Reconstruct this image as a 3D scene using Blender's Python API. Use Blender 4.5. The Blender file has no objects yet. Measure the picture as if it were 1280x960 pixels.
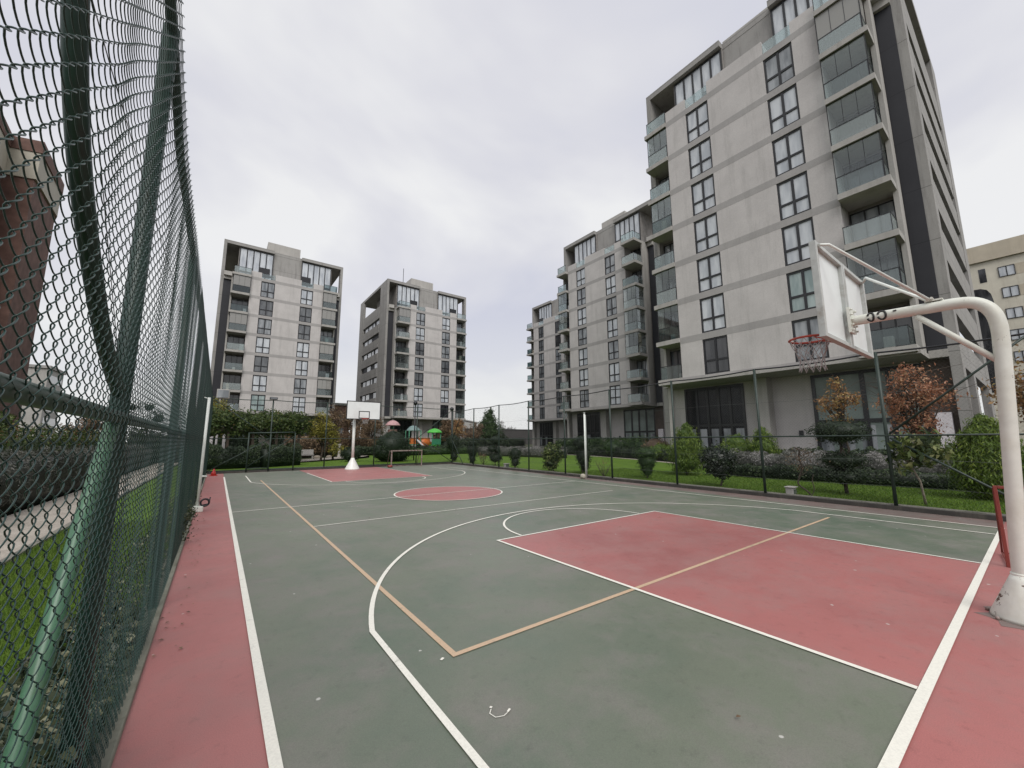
import bpy, math, random
import numpy as np
from mathutils import Vector, Matrix

PI = math.pi
random.seed(7)
RNG = np.random.default_rng(11)
scene = bpy.context.scene
COL = scene.collection

# ------------------------------------------------------------------ materials
def new_mat(name):
    m = bpy.data.materials.new(name); m.use_nodes = True
    nt = m.node_tree
    for n in list(nt.nodes): nt.nodes.remove(n)
    out = nt.nodes.new('ShaderNodeOutputMaterial')
    return m, nt, out

def ramp(nt, stops):
    r = nt.nodes.new('ShaderNodeValToRGB')
    e = r.color_ramp.elements
    e[0].position, e[0].color = stops[0][0], (*stops[0][1], 1)
    e[1].position, e[1].color = stops[-1][0], (*stops[-1][1], 1)
    for p, c in stops[1:-1]:
        n = e.new(p); n.color = (*c, 1)
    return r

def noise(nt, scale, detail=4, rough=.55, coord='Object', stretch=None, seed=0):
    tc = nt.nodes.new('ShaderNodeTexCoord')
    mp = nt.nodes.new('ShaderNodeMapping')
    mp.inputs['Location'].default_value = (seed * 3.7, seed * 1.3, seed * 2.1)
    if stretch: mp.inputs['Scale'].default_value = stretch
    if coord == 'World':
        g = nt.nodes.new('ShaderNodeNewGeometry'); nt.links.new(g.outputs['Position'], mp.inputs[0])
    else:
        nt.links.new(tc.outputs[coord], mp.inputs[0])
    n = nt.nodes.new('ShaderNodeTexNoise')
    n.inputs['Scale'].default_value = scale; n.inputs['Detail'].default_value = detail
    n.inputs['Roughness'].default_value = rough
    nt.links.new(mp.outputs[0], n.inputs['Vector'])
    return n

def mixc(nt, a, b, fac, mode='MIX'):
    m = nt.nodes.new('ShaderNodeMix'); m.data_type = 'RGBA'; m.blend_type = mode
    for s, v in ((m.inputs[6], a), (m.inputs[7], b), (m.inputs[0], fac)):
        if hasattr(v, 'outputs'): nt.links.new(v.outputs[0], s)
        elif hasattr(v, 'links'): nt.links.new(v, s)
        elif isinstance(v, tuple): s.default_value = (*v, 1)
        else: s.default_value = v
    return m.outputs[2]

def bsdf(nt, out, col, rough=.7, spec=.5, metal=0, bump=None, bump_s=.2, bump_d=.02, coat=0):
    b = nt.nodes.new('ShaderNodeBsdfPrincipled')
    if isinstance(col, tuple): b.inputs['Base Color'].default_value = (*col, 1)
    else: nt.links.new(col if not hasattr(col, 'outputs') else col.outputs[0], b.inputs['Base Color'])
    if isinstance(rough, (int, float)): b.inputs['Roughness'].default_value = rough
    else: nt.links.new(rough, b.inputs['Roughness'])
    b.inputs['Specular IOR Level'].default_value = spec
    b.inputs['Metallic'].default_value = metal
    b.inputs['Coat Weight'].default_value = coat
    if bump is not None:
        bp = nt.nodes.new('ShaderNodeBump'); bp.inputs['Strength'].default_value = bump_s
        bp.inputs['Distance'].default_value = bump_d
        nt.links.new(bump.outputs[0], bp.inputs['Height']); nt.links.new(bp.outputs[0], b.inputs['Normal'])
    nt.links.new(b.outputs[0], out.inputs[0])
    return b

def simple(name, c, rough=.6, var=.12, scale=6, metal=0, spec=.5, bump=0, coord='Object', dirt=None, dirt_pos=(.55, .75), coat=0):
    m, nt, out = new_mat(name)
    n = noise(nt, scale, 5, coord=coord)
    lo = tuple(max(0, x * (1 - var)) for x in c); hi = tuple(min(1, x * (1 + var)) for x in c)
    r = ramp(nt, [(.3, lo), (.7, hi)]); nt.links.new(n.outputs[0], r.inputs[0])
    col = r.outputs[0]
    if dirt:
        n2 = noise(nt, scale * .37, 6, .7, coord=coord, seed=5)
        r2 = ramp(nt, [(dirt_pos[0], (0, 0, 0)), (dirt_pos[1], (1, 1, 1))]); nt.links.new(n2.outputs[0], r2.inputs[0])
        col = mixc(nt, r.outputs[0], dirt, r2.outputs[0])
    bsdf(nt, out, col, rough, spec, metal, n if bump else None, bump, coat=coat)
    return m

def wall_mat(name, c, streak, rough=.85, streak_amt=.5, joints=0):
    """render or concrete with blotches, fine grain and rain streaks that run down"""
    m, nt, out = new_mat(name)
    n = noise(nt, .55, 6, .6, seed=1)
    r = ramp(nt, [(.3, tuple(x * .9 for x in c)), (.7, tuple(x * 1.07 for x in c))]); nt.links.new(n.outputs[0], r.inputs[0])
    s = noise(nt, 2.2, 5, .7, stretch=(1, 1, .10), seed=3)
    rs = ramp(nt, [(.5, (0, 0, 0)), (.72, (streak_amt,) * 3)]); nt.links.new(s.outputs[0], rs.inputs[0])
    col = mixc(nt, r.outputs[0], streak, rs.outputs[0])
    f = noise(nt, 22, 3, seed=2)
    rf = ramp(nt, [(.3, (.92,) * 3), (.7, (1.06,) * 3)]); nt.links.new(f.outputs[0], rf.inputs[0])
    col = mixc(nt, col, rf.outputs[0], 1.0, 'MULTIPLY')
    if joints:
        tc = nt.nodes.new('ShaderNodeTexCoord'); sp_ = nt.nodes.new('ShaderNodeSeparateXYZ'); nt.links.new(tc.outputs['Object'], sp_.inputs[0])
        md = nt.nodes.new('ShaderNodeMath'); md.operation = 'MODULO'; md.inputs[1].default_value = joints; nt.links.new(sp_.outputs[2], md.inputs[0])
        lt = nt.nodes.new('ShaderNodeMath'); lt.operation = 'LESS_THAN'; lt.inputs[1].default_value = .035; nt.links.new(md.outputs[0], lt.inputs[0])
        col = mixc(nt, col, tuple(x * .45 for x in c), lt.outputs[0])
    bsdf(nt, out, col, rough, .3, 0, f, .25, .01)
    return m

def court_mat(name, c, dust, c2):
    m, nt, out = new_mat(name)
    n = noise(nt, .33, 7, .62, coord='World', seed=1)
    r = ramp(nt, [(.34, c2), (.5, c), (.66, tuple(x * 1.12 for x in c))]); nt.links.new(n.outputs[0], r.inputs[0])
    n2 = noise(nt, 1.7, 8, .7, coord='World', seed=4)
    r2 = ramp(nt, [(.44, (0, 0, 0)), (.70, (.85,) * 3)]); nt.links.new(n2.outputs[0], r2.inputs[0])
    col = mixc(nt, r.outputs[0], dust, r2.outputs[0])
    # fine tooth of the acrylic coat
    f = noise(nt, 160, 2, coord='World', seed=2)
    rf = ramp(nt, [(.3, (.86,) * 3), (.7, (1.12,) * 3)]); nt.links.new(f.outputs[0], rf.inputs[0])
    col = mixc(nt, col, rf.outputs[0], 1.0, 'MULTIPLY')
    n4 = noise(nt, 9, 6, .75, coord='World', seed=9)
    r4 = ramp(nt, [(.56, (1, 1, 1)), (.72, (.78, .78, .78))]); nt.links.new(n4.outputs[0], r4.inputs[0])
    col = mixc(nt, col, r4.outputs[0], 1.0, 'MULTIPLY')
    # worn chips that show the pale base
    v = nt.nodes.new('ShaderNodeTexVoronoi'); v.inputs['Scale'].default_value = 2.4
    g = nt.nodes.new('ShaderNodeNewGeometry')
    wn = noise(nt, 14, 3, coord='World', seed=6)
    add = nt.nodes.new('ShaderNodeVectorMath'); add.operation = 'MULTIPLY_ADD'
    nt.links.new(wn.outputs['Color'], add.inputs[0]); add.inputs[1].default_value = (.03, .03, .03)
    nt.links.new(g.outputs['Position'], add.inputs[2]); nt.links.new(add.outputs[0], v.inputs['Vector'])
    r3 = ramp(nt, [(.032, (.8,) * 3), (.040, (0, 0, 0))]); nt.links.new(v.outputs['Distance'], r3.inputs[0])
    col = mixc(nt, col, (.55, .54, .50), r3.outputs[0])
    rr = ramp(nt, [(.3, (.42,) * 3), (.7, (.60,) * 3)]); nt.links.new(n2.outputs[0], rr.inputs[0])
    bsdf(nt, out, col, rr.outputs[0], .85, 0, f, .12, .002)
    return m

def line_mat(name, c, under, wear=.62):
    m, nt, out = new_mat(name)
    n = noise(nt, 5, 8, .75, coord='World', seed=8)
    r = ramp(nt, [(wear, (0, 0, 0)), (wear + .14, (.7,) * 3)]); nt.links.new(n.outputs[0], r.inputs[0])
    n2 = noise(nt, 60, 4, .7, coord='World', seed=3)
    r2 = ramp(nt, [(.3, tuple(x * .86 for x in c)), (.6, c)]); nt.links.new(n2.outputs[0], r2.inputs[0])
    col = mixc(nt, r2.outputs[0], under, r.outputs[0])
    bsdf(nt, out, col, .5, .6, 0, n2, .1, .001)
    return m

def leaf_mat(name, stops, rough=.5, trans=.25):
    m, nt, out = new_mat(name)
    a = nt.nodes.new('ShaderNodeAttribute'); a.attribute_name = 'rnd'
    r = ramp(nt, stops); nt.links.new(a.outputs['Fac'], r.inputs[0])
    b = nt.nodes.new('ShaderNodeBsdfPrincipled'); nt.links.new(r.outputs[0], b.inputs['Base Color'])
    b.inputs['Roughness'].default_value = rough; b.inputs['Specular IOR Level'].default_value = .35
    t = nt.nodes.new('ShaderNodeBsdfTranslucent'); nt.links.new(r.outputs[0], t.inputs[0])
    mx = nt.nodes.new('ShaderNodeMixShader'); mx.inputs[0].default_value = trans
    nt.links.new(b.outputs[0], mx.inputs[1]); nt.links.new(t.outputs[0], mx.inputs[2]); nt.links.new(mx.outputs[0], out.inputs[0])
    return m

def pane_mat(name, c1, c2, seed=0):
    """a window pane: glossy glass over the curtain or dark room seen in it"""
    m, nt, out = new_mat(name)
    n = noise(nt, 1.3, 3, .5, stretch=(1.6, 1.6, .35), seed=seed, coord='World')
    r = ramp(nt, [(.36, c1), (.62, c2)]); nt.links.new(n.outputs[0], r.inputs[0])
    bsdf(nt, out, r.outputs[0], .12, .55, coat=.6)
    m.node_tree.nodes['Principled BSDF'].inputs['Coat Roughness'].default_value = .04
    return m

def glass_mat(name, tint, milk, c=(.45, .5, .5), refl=1.0):
    """thin glass: clear or milky, with a mirror layer that grows at a slant"""
    m, nt, out = new_mat(name)
    tr = nt.nodes.new('ShaderNodeBsdfTransparent'); tr.inputs[0].default_value = (*tint, 1)
    d = nt.nodes.new('ShaderNodeBsdfDiffuse'); d.inputs[0].default_value = (*c, 1)
    g = nt.nodes.new('ShaderNodeBsdfGlossy'); g.inputs['Roughness'].default_value = .03; g.inputs[0].default_value = (.9, .94, .95, 1)
    m1 = nt.nodes.new('ShaderNodeMixShader'); m1.inputs[0].default_value = milk
    nt.links.new(tr.outputs[0], m1.inputs[1]); nt.links.new(d.outputs[0], m1.inputs[2])
    lw_ = nt.nodes.new('ShaderNodeLayerWeight'); lw_.inputs[0].default_value = .35
    ma = nt.nodes.new('ShaderNodeMath'); ma.operation = 'MULTIPLY_ADD'; ma.inputs[1].default_value = refl; ma.inputs[2].default_value = .05; ma.use_clamp = True
    nt.links.new(lw_.outputs['Fresnel'], ma.inputs[0])
    m2 = nt.nodes.new('ShaderNodeMixShader'); nt.links.new(ma.outputs[0], m2.inputs[0])
    nt.links.new(m1.outputs[0], m2.inputs[1]); nt.links.new(g.outputs[0], m2.inputs[2]); nt.links.new(m2.outputs[0], out.inputs[0])
    return m

def ground_mat(name, a, b, scale=3, fine=90, rough=.95, bump=.4):
    m, nt, out = new_mat(name)
    n = noise(nt, scale, 7, .65, coord='World', seed=2)
    r = ramp(nt, [(.32, a), (.68, b)]); nt.links.new(n.outputs[0], r.inputs[0])
    f = noise(nt, fine, 4, .7, coord='World', seed=7)
    rf = ramp(nt, [(.3, (.65,) * 3), (.7, (1.3,) * 3)]); nt.links.new(f.outputs[0], rf.inputs[0])
    col = mixc(nt, r.outputs[0], rf.outputs[0], 1.0, 'MULTIPLY')
    bsdf(nt, out, col, rough, .2, 0, f, bump, .02)
    return m

def chipped(name, c, rust, pos=(.66, .70), scale=4, rough=.45):
    m, nt, out = new_mat(name)
    n = noise(nt, scale * 2, 4, coord='Object')
    r = ramp(nt, [(.3, tuple(x * .9 for x in c)), (.7, c)]); nt.links.new(n.outputs[0], r.inputs[0])
    n2 = noise(nt, scale, 7, .72, seed=4)
    r2 = ramp(nt, [(pos[0], (0, 0, 0)), (pos[1], (1, 1, 1))]); nt.links.new(n2.outputs[0], r2.inputs[0])
    col = mixc(nt, r.outputs[0], rust, r2.outputs[0])
    n3 = noise(nt, 2.2, 6, .7, seed=9)
    r3 = ramp(nt, [(.45, (1, 1, 1)), (.75, (.88, .85, .80))]); nt.links.new(n3.outputs[0], r3.inputs[0])
    col = mixc(nt, col, r3.outputs[0], 1.0, 'MULTIPLY')
    bsdf(nt, out, col, rough, .5, 0, n2, .15, .003)
    return m

M = {}
M['court_green'] = court_mat('court_green', (.136, .155, .112), (.188, .174, .155), (.096, .130, .090))
M['court_pink'] = court_mat('court_pink', (.360, .126, .117), (.32, .155, .142), (.300, .106, .099))
M['court_margin'] = court_mat('court_margin', (.185, .125, .112), (.17, .155, .14), (.135, .105, .092))
M['line_white'] = line_mat('line_white', (.84, .82, .73), (.25, .26, .22), .585)
M['line_orange'] = line_mat('line_orange', (.57, .41, .27), (.22, .22, .18), .55)
M['ground'] = ground_mat('ground', (.030, .040, .018), (.065, .065, .035), .6)
M['lawn'] = ground_mat('lawn', (.058, .118, .010), (.105, .178, .018), 1.3, 55)
M['path'] = ground_mat('path', (.30, .27, .23), (.42, .38, .33), 1.2, 40, bump=.2)
M['asphalt'] = ground_mat('asphalt', (.06, .06, .06), (.11, .11, .105), .8, 60)
M['kerb'] = wall_mat('kerb_concrete', (.20, .19, .165), (.04, .045, .03), streak_amt=.9)
M['kerb_dark'] = wall_mat('kerb_dark', (.055, .052, .048), (.12, .11, .09), streak_amt=.6)
M['kerb_side'] = wall_mat('kerb_side', (.20, .20, .16), (.08, .08, .05), streak_amt=.7)
M['stucco'] = wall_mat('stucco', (.55, .525, .510), (.40, .385, .37), streak_amt=.65)
M['band'] = wall_mat('band', (.385, .370, .360), (.27, .26, .25), streak_amt=.4)
M['concrete'] = wall_mat('concrete', (.34, .33, .315), (.17, .163, .155), streak_amt=.7, joints=3.135)
M['concrete_light'] = wall_mat('concrete_light', (.42, .405, .38), (.25, .24, .22), streak_amt=.5)
M['panel_dark'] = wall_mat('panel_dark', (.035, .036, .042), (.020, .020, .024), .6, .3, joints=3.135)
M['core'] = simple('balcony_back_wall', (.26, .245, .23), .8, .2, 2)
M['ground_core'] = simple('ground_core', (.10, .078, .066), .85, .25, 1.5)
M['frame_dark'] = simple('frame_dark', (.013, .014, .017), .35, .2, 8)
M['pane_bright'] = pane_mat('pane_bright', (.40, .43, .47), (.60, .63, .66), 1)
M['pane_mid'] = pane_mat('pane_mid', (.14, .155, .17), (.34, .36, .38), 2)
M['pane_grey'] = pane_mat('pane_grey', (.075, .08, .09), (.15, .16, .17), 3)
M['pane_dark'] = pane_mat('pane_dark', (.012, .014, .017), (.05, .05, .055), 4)
M['pane_teal'] = pane_mat('pane_teal', (.20, .27, .27), (.38, .46, .45), 5)
M['glass_clear'] = glass_mat('glass_clear', (.90, .93, .93), .02, refl=.14)
M['glass_parapet'] = glass_mat('glass_parapet', (.80, .86, .86), .12, refl=.28)
M['glass_parapet_pale'] = glass_mat('glass_parapet_pale', (.85, .9, .9), .34, (.42, .46, .45), refl=.3)
M['glass_parapet_dark'] = glass_mat('glass_parapet_dark', (.55, .62, .62), .03, refl=.22)
M['pane_lobby'] = simple('pane_lobby', (.014, .015, .018), .18, .4, .8, spec=.25)
M['pane_lobby_grey'] = simple('pane_lobby_grey', (.22, .27, .25), .2, .5, .35, spec=.3)
M['glass_blind'] = glass_mat('glass_blind', (.7, .7, .7), .85, (.34, .33, .31), refl=.22)
M['green_paint'] = simple('green_paint', (.010, .034, .025), .45, .25, 12, spec=.5)  # fence green darkened all over, its backlit shade put into the colour
M['green_rail'] = simple('green_rail', (.018, .045, .028), .4, .25, 9, dirt=(.05, .06, .04))
M['green_paint_light'] = simple('green_paint_light', (.055, .140, .080), .38, .2, 9, spec=.5, dirt=(.07, .10, .05))  # paler copy of the fence green, light on the lower brace painted in
M['green_wire'] = simple('green_wire', (.010, .040, .031), .35, .2, 30, spec=.6)
M['grey_wire'] = simple('grey_wire', (.09, .10, .095), .5, .2, 30)
M['fence_dark'] = simple('fence_dark', (.020, .036, .028), .5, .25, 9)
M['hoop_white'] = chipped('hoop_white', (.70, .715, .65), (.10, .055, .03), (.645, .66), 4.5)
M['hoop_white_clean'] = simple('hoop_white_clean', (.73, .755, .71), .4, .06, 5, dirt=(.40, .36, .28), dirt_pos=(.6, .85))
M['hoop_base'] = chipped('hoop_base', (.70, .715, .65), (.09, .05, .03), (.60, .615), 7)
M['board'] = simple('board_panel', (.77, .81, .80), .35, .04, 2, dirt=(.55, .54, .52), dirt_pos=(.5, .9))
M['board_edge'] = simple('board_edge', (.46, .48, .46), .45, .1, 8, dirt=(.25, .22, .18))
M['black_paint'] = simple('black_paint', (.02, .02, .02), .6)
M['rim_red'] = simple('rim_red', (.42, .060, .035), .5, .2, 10, dirt=(.2, .05, .03))
M['net_white'] = simple('net_white', (.42, .41, .40), .8, .15, 40)
M['goal_red'] = chipped('goal_red', (.22, .045, .035), (.08, .03, .02), (.6, .68), 6)
M['goal_grey'] = chipped('goal_grey', (.30, .24, .22), (.12, .05, .035), (.5, .62), 8)
M['beige'] = wall_mat('beige_render', (.66, .62, .52), (.42, .37, .29), streak_amt=.4)
M['tan'] = wall_mat('tan_render', (.54, .48, .38), (.40, .35, .27), streak_amt=.4)
M['brown_brick'] = simple('brown_brick', (.15, .085, .068), .85, .3, 1.2, bump=.2)
M['cream'] = wall_mat('cream_render', (.50, .47, .40), (.38, .35, .29), streak_amt=.4)
M['bark'] = simple('bark', (.060, .045, .034), .9, .35, 14, bump=.5)
M['bark_pale'] = simple('bark_pale', (.22, .19, .15), .9, .3, 14, bump=.5)
M['play_green'] = simple('play_green', (.07, .42, .05), .4)
M['play_teal'] = simple('play_teal', (.16, .24, .23), .5)
M['play_pink'] = simple('play_pink', (.46, .27, .27), .6)
M['play_orange'] = simple('play_orange', (.55, .15, .035), .45)
M['play_white'] = simple('play_white', (.72, .68, .70), .45)
M['play_post'] = simple('play_post', (.035, .19, .10), .45)
M['dark_wall'] = wall_mat('dark_wall', (.060, .056, .055), (.03, .03, .03))
M['stone_grey'] = wall_mat('stone_grey', (.36, .35, .33), (.2, .19, .18))
M['ball'] = simple('ball', (.36, .33, .27), .7, .3, 20)
M['red_plastic'] = simple('red_plastic', (.42, .03, .025), .4)
G_ = leaf_mat
M['leaf_dark'] = G_('leaf_dark', [(0, (.012, .022, .011)), (.6, (.028, .048, .022)), (1, (.07, .10, .045))])
M['leaf_glossy'] = G_('leaf_glossy', [(0, (.010, .016, .011)), (.7, (.022, .034, .018)), (.93, (.05, .075, .04)), (1, (.34, .36, .32))], .25, .1)
M['leaf_mid'] = G_('leaf_mid', [(0, (.022, .048, .014)), (.6, (.045, .090, .024)), (1, (.09, .15, .045))])
M['leaf_bright'] = G_('leaf_bright', [(0, (.045, .085, .013)), (.6, (.115, .18, .024)), (1, (.26, .32, .06))])
M['leaf_varieg'] = G_('leaf_varieg', [(0, (.015, .03, .012)), (.42, (.05, .085, .022)), (.68, (.15, .19, .05)), (1, (.46, .46, .24))])
M['leaf_lavender'] = G_('leaf_lavender', [(0, (.09, .095, .08)), (.5, (.20, .20, .18)), (1, (.38, .36, .36))])
M['leaf_scrub'] = G_('leaf_scrub', [(0, (.022, .026, .018)), (.5, (.075, .078, .062)), (.85, (.14, .14, .115)), (1, (.25, .24, .22))])
M['leaf_red'] = G_('leaf_red', [(0, (.20, .085, .045)), (.5, (.38, .17, .095)), (.85, (.50, .29, .17)), (1, (.50, .40, .24))])
M['leaf_rust'] = G_('leaf_rust', [(0, (.20, .10, .045)), (.55, (.36, .20, .085)), (1, (.38, .32, .12))])
M['leaf_yellow'] = G_('leaf_yellow', [(0, (.06, .075, .015)), (.5, (.24, .22, .04)), (1, (.46, .39, .08))])
M['leaf_brown'] = G_('leaf_brown', [(0, (.08, .055, .035)), (.5, (.19, .125, .075)), (1, (.28, .20, .12))])
M['leaf_ivy'] = G_('leaf_ivy', [(0, (.012, .020, .010)), (.45, (.035, .050, .022)), (.8, (.09, .10, .05)), (1, (.24, .24, .15))], .4)
M['leaf_vine'] = G_('leaf_vine', [(0, (.025, .045, .012)), (.6, (.060, .095, .022)), (.9, (.12, .14, .035)), (1, (.20, .10, .05))])
M['grass_blade'] = G_('grass_blade', [(0, (.05, .10, .010)), (.6, (.095, .17, .018)), (1, (.17, .23, .04))], .6)

# ------------------------------------------------------------------ mesh builder
class MB:
    def __init__(s): s.v = []; s.f = []; s.sm = []
    def add(s, vs, fs, smooth=False):
        o = len(s.v); s.v += [tuple(p) for p in vs]
        s.f += [tuple(i + o for i in f) for f in fs]; s.sm += [smooth] * len(fs)
        return s
    def box(s, x0, x1, y0, y1, z0, z1):
        x0, x1 = sorted((x0, x1)); y0, y1 = sorted((y0, y1)); z0, z1 = sorted((z0, z1))
        return s.add([(x0, y0, z0), (x1, y0, z0), (x1, y1, z0), (x0, y1, z0), (x0, y0, z1), (x1, y0, z1), (x1, y1, z1), (x0, y1, z1)],
              [(3, 2, 1, 0), (4, 5, 6, 7), (0, 1, 5, 4), (1, 2, 6, 5), (2, 3, 7, 6), (3, 0, 4, 7)])
    def tube(s, pts, r, n=10, caps=True):
        P = [Vector(p) for p in pts]
        R = r if isinstance(r, (list, tuple)) else [r] * len(P)
        up = None; rings = []
        for i, p in enumerate(P):
            if i == 0: t = (P[1] - p)
            elif i == len(P) - 1: t = (p - P[-2])
            else: t = (P[i + 1] - p).normalized() + (p - P[i - 1]).normalized()
            t.normalize()
            if up is None:
                up = Vector((0, 0, 1)) if abs(t.z) < .9 else Vector((1, 0, 0))
            a = t.cross(up).normalized(); b = a.cross(t).normalized(); up = b
            rings.append([p + (a * math.cos(2 * PI * k / n) + b * math.sin(2 * PI * k / n)) * R[i] for k in range(n)])
        vs = [q for rr in rings for q in rr]; fs = []
        for i in range(len(P) - 1):
            for k in range(n):
                k2 = (k + 1) % n
                fs.append((i * n + k, i * n + k2, (i + 1) * n + k2, (i + 1) * n + k))
        s.add(vs, fs, n > 4)
        if caps:
            o = len(s.v) - len(vs)
            s.f += [tuple(o + k for k in reversed(range(n))), tuple(o + (len(P) - 1) * n + k for k in range(n))]; s.sm += [False, False]
        return s
    def lathe(s, prof, n=20, c=(0, 0, 0)):
        vs = [(c[0] + r * math.cos(2 * PI * k / n), c[1] + r * math.sin(2 * PI * k / n), c[2] + z) for r, z in prof for k in range(n)]
        fs = [(i * n + k, i * n + (k + 1) % n, (i + 1) * n + (k + 1) % n, (i + 1) * n + k) for i in range(len(prof) - 1) for k in range(n)]
        s.add(vs, fs, True)
        o = len(s.v) - len(vs)
        s.f += [tuple(o + k for k in reversed(range(n))), tuple(o + (len(prof) - 1) * n + k for k in range(n))]; s.sm += [False, False]
        return s
    def prism(s, poly, z0, z1):
        n = len(poly)
        return s.add([(x, y, z0) for x, y in poly] + [(x, y, z1) for x, y in poly],
              [tuple(reversed(range(n))), tuple(range(n, 2 * n))] + [(k, (k + 1) % n, n + (k + 1) % n, n + k) for k in range(n)])
    def mesh(s, name):
        me = bpy.data.meshes.new(name); me.from_pydata(s.v, [], s.f)
        me.polygons.foreach_set('use_smooth', s.sm); me.update()
        return me

def link(name, data, parent=None, mat=None, loc=None, rotz=0):
    o = bpy.data.objects.new(name, data); COL.objects.link(o)
    if mat is not None and data is not None and not data.materials: data.materials.append(mat)
    if parent is not None: o.parent = parent
    if loc is not None: o.location = loc
    if rotz: o.rotation_euler = (0, 0, rotz)
    return o

def obj(name, mb, mat, parent=None, loc=None, bevel=0, rotz=0):
    me = mb.mesh(name) if isinstance(mb, MB) else mb
    o = link(name, me, parent, mat, loc, rotz)
    if bevel:
        b = o.modifiers.new('bevel', 'BEVEL'); b.width = bevel; b.segments = 2; b.limit_method = 'ANGLE'
    return o

def tag(o, label=None, cat=None, group=None, kind=None):
    if label: o['label'] = label
    if cat: o['category'] = cat
    if group: o['group'] = group
    if kind: o['kind'] = kind
    return o

def thing(name, label, cat, loc=(0, 0, 0), rotz=0, group=None):
    o = bpy.data.objects.new(name, None); COL.objects.link(o)
    o.location = loc; o.rotation_euler = (0, 0, rotz); o.empty_display_size = .3
    return tag(o, label, cat, group)

def struct(name, mb, mat, **k):
    return tag(obj(name, mb, mat, **k), kind='structure')

def np_mesh(name, V, F, rnd=None, smooth=False):
    """V (n,3); F (m,k) equal sized faces"""
    me = bpy.data.meshes.new(name)
    V = np.ascontiguousarray(V, dtype=np.float32); F = np.ascontiguousarray(F, dtype=np.int32)
    m, k = F.shape
    me.vertices.add(len(V)); me.vertices.foreach_set('co', V.ravel())
    me.loops.add(m * k); me.loops.foreach_set('vertex_index', F.ravel())
    me.polygons.add(m); me.polygons.foreach_set('loop_start', np.arange(0, m * k, k, dtype=np.int32))
    if smooth: me.polygons.foreach_set('use_smooth', np.ones(m, dtype=bool))
    if rnd is not None:
        a = me.attributes.new('rnd', 'FLOAT', 'POINT'); a.data.foreach_set('value', np.ascontiguousarray(rnd, dtype=np.float32))
    me.update(calc_edges=True)
    return me

# ------------------------------------------------------------------ foliage
def unit(n):
    d = RNG.normal(size=(n, 3)); return d / np.linalg.norm(d, axis=1)[:, None]

def leaf_quads(P, size, aspect=.55, outward=None, droop=0):
    """one rhombic leaf at each point, random turn; outward biases its facing"""
    n = len(P)
    nrm = unit(n)
    if outward is not None: nrm = nrm * .9 + outward; nrm /= np.linalg.norm(nrm, axis=1)[:, None] + 1e-9
    a = unit(n); a[:, 2] -= droop
    a -= nrm * (a * nrm).sum(1)[:, None]; a /= np.linalg.norm(a, axis=1)[:, None] + 1e-9
    b = np.cross(nrm, a)
    s = size * RNG.uniform(.6, 1.35, n)[:, None]
    bend = nrm * s * .12
    V = np.stack([P - a * s * .5, P + b * s * aspect * .5 + bend, P + a * s * .5, P - b * s * aspect * .5 + bend], 1).reshape(-1, 3)
    F = np.arange(4 * n).reshape(n, 4)
    return V, F

def ico_core(blobs, scale):
    vs = []; fs = []
    nu, nv = 12, 7
    for (cx, cy, cz, rx, ry, rz) in blobs:
        o = len(vs)
        for j in range(nv + 1):
            th = PI * j / nv
            for i in range(nu):
                ph = 2 * PI * i / nu; w = scale * (1 + .10 * math.sin(3 * ph + 5 * th + cx))
                vs.append((cx + rx * w * math.sin(th) * math.cos(ph), cy + ry * w * math.sin(th) * math.sin(ph), cz + rz * w * math.cos(th)))
        for j in range(nv):
            for i in range(nu):
                fs.append((o + j * nu + i, o + j * nu + (i + 1) % nu, o + (j + 1) * nu + (i + 1) % nu, o + (j + 1) * nu + i))
    return np.array(vs), np.array(fs)

def crown_mesh(name, blobs, n, size, clump=.18, fill=.28, core=.72, aspect=.55, droop=0, per=14, shell=.9):
    """leaves gathered in small clumps over each blob's outer shell; gaps stay between clumps"""
    vol = np.array([(b[3] * b[4] * b[5]) ** (2 / 3) for b in blobs]); vol /= vol.sum()
    VV = []; FF = []; off = 0; RR = []
    for b, w in zip(blobs, vol):
        k = max(12, int(n * w)); nc = max(4, k // per)
        d = unit(nc)
        r = shell + .12 * RNG.normal(size=nc)
        inner = RNG.random(nc) < fill; r[inner] *= RNG.uniform(.45, .95, inner.sum())
        C = np.array(b[:3]) + d * r[:, None] * np.array(b[3:])
        idx = RNG.integers(0, nc, k)
        sc = clump * min(b[3:])
        P = C[idx] + RNG.normal(size=(k, 3)) * sc * RNG.uniform(.5, 1.2, nc)[idx][:, None]
        out = (P - np.array(b[:3])) / np.array(b[3:]); out /= np.linalg.norm(out, axis=1)[:, None] + 1e-9
        V, F = leaf_quads(P, size, aspect, out, droop)
        tone = np.clip(RNG.random(nc)[idx] * .55 + RNG.random(k) * .45, 0, 1)
        VV.append(V); FF.append(F + off); off += len(V); RR.append(np.repeat(tone, 4))
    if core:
        V, F = ico_core(blobs, core); VV.append(V); FF.append(F + off); RR.append(np.full(len(V), .08))  # inner hull in a near-darkest leaf tone: shade between clumps painted in
    return np_mesh(name, np.vstack(VV), np.vstack(FF), np.concatenate(RR))

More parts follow.
